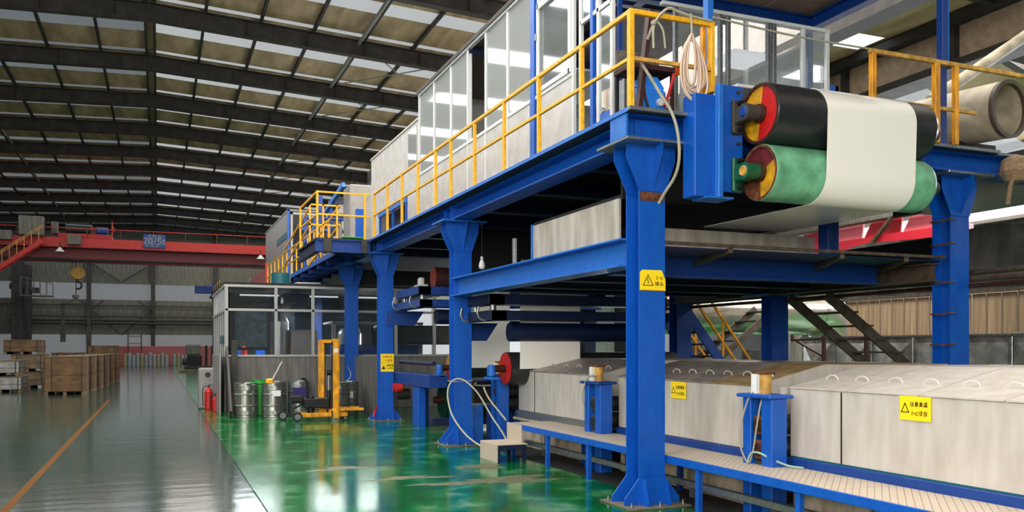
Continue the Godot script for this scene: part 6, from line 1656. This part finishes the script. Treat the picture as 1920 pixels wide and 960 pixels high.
func far_deck() -> void:
	# side landing that juts into the aisle
	var o := thing("side_landing", "blue steel landing jutting into the aisle from the upper deck", "platform", v(4.1, 4.1, 22))
	put("front_beam", mb().ibeam(v(3.44, 4.23, 20.7), v(4.75, 4.23, 20.7), 0.16, 0.3, 0.02), M.blue_dark, o)
	put("side_beam", mb().ibeam(v(3.5, 4.23, 20.7), v(3.5, 4.23, 23.6), 0.14, 0.3, 0.02), M.navy, o)
	put("deck_plate", mb().box(3.44, 4.75, 4.38, 4.41, 20.65, 23.6), M.dark, o)
	put("splice", mb().box(3.62, 3.8, 4.08, 4.39, 20.6, 20.62), M.rafter, o)
	put("splice", mb().box(4.52, 4.66, 4.08, 4.39, 20.6, 20.62), M.rafter, o)
	var r := thing("guard_rail", "yellow rails round the side landing of the upper deck", "railing", v(4.0, 4.4, 21.5))
	for y in [5.5, 4.97]:
		put("rail", mb().bar(v(3.48, y, 20.68), v(4.75, y, 20.68), 0.04, 0.04), M.yellow, r)
		put("rail", mb().bar(v(3.48, y, 20.68), v(3.48, y, 23.4), 0.04, 0.04), M.yellow, r)
	for q in [[3.48, 20.68], [4.62, 20.68], [3.48, 23.3]]:
		put("post", mb().box(q[0] - 0.025, q[0] + 0.025, 4.4, 5.52, q[1] - 0.025, q[1] + 0.025, 0.005), M.yellow, r)
	var g := thing("guard_rail", "yellow gate and sloping stair rails behind the side landing", "railing", v(3.9, 4.4, 23))
	for y in [5.4, 4.9]:
		put("rail", mb().bar(v(3.5, y, 22.0), v(4.2, y, 22.0), 0.04, 0.04), M.yellow, g)
	for x in [3.52, 3.85, 4.2]:
		put("post", mb().box(x - 0.02, x + 0.02, 4.4, 5.42, 21.98, 22.02), M.yellow, g)
	for k in 2:
		put("slope_rail", mb().bar(v(4.25, 5.4 - 0.48 * k, 21.9), v(4.2, 4.75 - 0.48 * k, 26.5), 0.04, 0.04), M.yellow, g)
		put("slope_rail", mb().bar(v(3.6, 5.4 - 0.48 * k, 22.6), v(3.5, 4.75 - 0.48 * k, 26.5), 0.04, 0.04), M.yellow, g)
	for d in [23.2, 24.6, 26.0]:
		put("baluster", mb().box(4.2, 4.24, 4.42, 5.2 - 0.14 * (d - 22), d - 0.02, d + 0.02), M.yellow, g)
	one("storage_bin", "bright green shallow plastic bin lying on the side landing", "bin", mb().box(4.25, 4.72, 4.42, 4.54, 21.4, 22.0, 0.04).box(4.22, 4.75, 4.52, 4.56, 21.37, 22.03, 0.015), M.green)
	one("landing_kerb", "small white pump unit standing on the side landing", "pump", mb().box(4.28, 4.4, 4.42, 4.95, 22.3, 22.45, 0.03).cyl(v(4.34, 4.5, 22.2), v(4.34, 4.5, 22.5), 0.1, -1, 12), M.panel_shaded)
	# deck beyond the landing, set toward the aisle
	var dk := thing("far_deck", "far stretch of the upper deck beyond the side landing", "deck", v(6, 4.3, 30))
	put("plate", mb().box(4.38, 9.8, 4.36, 4.40, 23.6, 56.0), M.dark, dk)
	put("edge_channel", mb().box(4.36, 4.39, 4.28, 4.42, 23.2, 56.0), M.blue_light, dk)
	put("edge_beam", mb().ibeam(v(4.9, 4.25, 23.6), v(4.9, 4.25, 33.0), 0.3, 0.22, 0.02), M.blue, dk)
	for i in 6:
		put("joist", mb().box(4.4, 5.4, 4.15, 4.36, 24.5 + 1.6 * i, 24.62 + 1.6 * i), M.blue_dark, dk)
	var fr := thing("guard_rail", "yellow guard rail along the far stretch of the upper deck", "railing", v(4.38, 4.4, 33))
	for y in [5.35, 4.85]:
		put("rail", mb().bar(v(4.38, y, 23.6), v(4.38, y, 39.0), 0.04, 0.04), M.yellow, fr)
	for i in 13:
		var d := 24.2 + 1.2 * i
		put("post", mb().box(4.36, 4.4, 4.4, 5.37, d - 0.025, d + 0.025), M.yellow, fr)
	var rp := one("guard_rail", "red end post panel with pink banner at the far end of the deck rail", "railing", mb().box(4.36, 4.4, 4.42, 5.3, 39.3, 46.0), M.pink)
	put("red_post", mb().box(4.34, 4.42, 4.4, 5.5, 39.1, 39.25), M.red, rp)
	one("far_wall_panel", "pale panel fence along the deck edge beyond the pink banner", "fence", mb().box(4.36, 4.4, 4.42, 5.4, 46.2, 58.0), M.panel_shaded)
	var wb := thing("deck_enclosure", "far white panelled enclosure with a blue corner post on the upper deck", "enclosure", v(7, 4.4, 44))
	for i in 5:
		put("panel", mb().box(5.38, 5.42, 4.42, 7.95, 39.9 + 1.7 * i, 41.55 + 1.7 * i, 0.01), M.panel_shaded, wb)
	put("blue_post", mb().box(5.36, 5.46, 4.42, 8.05, 39.7, 39.85), M.blue, wb)
	put("near_frame", mb().box(5.5, 5.6, 4.42, 7.9, 39.7, 39.8).box(7.8, 7.9, 4.42, 7.9, 39.7, 39.8).box(5.5, 7.9, 7.8, 7.9, 39.7, 39.8), M.frame_shaded_grey, wb)
	put("slogan_strip", mb().box(5.365, 5.375, 6.75, 7.05, 39.9, 43.6), M.teal, wb)
	put("blind_window", mb().box(5.365, 5.375, 4.9, 5.3, 41.9, 42.9), M.rafter, wb)
	put("roof", mb().box(5.36, 9.0, 7.95, 8.02, 39.7, 48.6), M.panel_shaded, wb)
	put("back_panel", mb().box(5.5, 9.0, 4.42, 7.95, 48.3, 48.4), M.grey_wall, wb)
	one("white_cabinet", "white cabinet standing on the deck behind the side landing", "cabinet", mb().box(5.35, 6.6, 4.42, 6.75, 26.0, 27.0, 0.03), M.panel_shaded)
	one("deck_cabinet", "low white cabinet on the far deck before the open steel frame", "cabinet", mb().box(5.3, 7.4, 4.42, 5.4, 33.5, 34.5, 0.03), M.panel_shaded)
	var bp := thing("pipe_rack", "blue pipe rack standing on the far deck behind the landing", "frame", v(5.4, 4.4, 30))
	for q in [[4.95, 32.0], [5.3, 32.0], [4.75, 27.6], [5.2, 28.4]]:
		put("post", mb().box(q[0] - 0.06, q[0] + 0.06, 4.42, 6.6, q[1] - 0.06, q[1] + 0.06), M.blue_dark, bp)
	for y in [5.6, 6.1, 6.55]:
		put("bar", mb().cyl(v(4.8, y, 32.0), v(8.0, y, 32.0), 0.06, -1, 10), M.blue_dark, bp)
		put("bar", mb().bar(v(5.25, y, 28.3), v(7.5, y, 28.3), 0.06, 0.12), M.navy, bp)
	put("slant", mb().bar(v(4.75, 5.2, 33.0), v(5.2, 6.75, 26.2), 0.1, 0.14), M.blue_light, bp)
	var ff := thing("far_platform", "small yellow sided platform on a blue leg at the far end of the line", "platform", v(4.4, 0, 70))
	put("yellow_side", mb().box(3.9, 3.95, 5.2, 6.3, 62.0, 72.0), M.line_yellow, ff)
	for i in 5:
		put("post", mb().box(3.86, 3.9, 5.2, 6.4, 62.2 + 2.3 * i, 62.3 + 2.3 * i), M.yellow, ff)
	put("deck", mb().box(3.9, 7.5, 5.0, 5.2, 62.0, 72.0), M.blue_dark, ff)
	put("leg", mb().box(4.0, 4.6, 0, 5.0, 69.0, 69.5, 0.02), M.blue, ff)
	put("leg", mb().box(4.2, 4.8, 0, 5.0, 63.0, 63.5, 0.02), M.blue, ff)
	put("jib", mb().box(2.6, 4.2, 6.0, 6.6, 71.0, 71.3, 0.02), M.blue_dark, ff)

func _ready() -> void:
	camera_and_light()
	make_materials()
	hall()
	frame()
	platform()
	deck_cabin()
	hoods()
	walkway()
	rolls()
	mid_line()
	control_room()
	beyond()
	far_deck()
	deck_front_things()
	far_hall()
	aisle_things()
	signs()
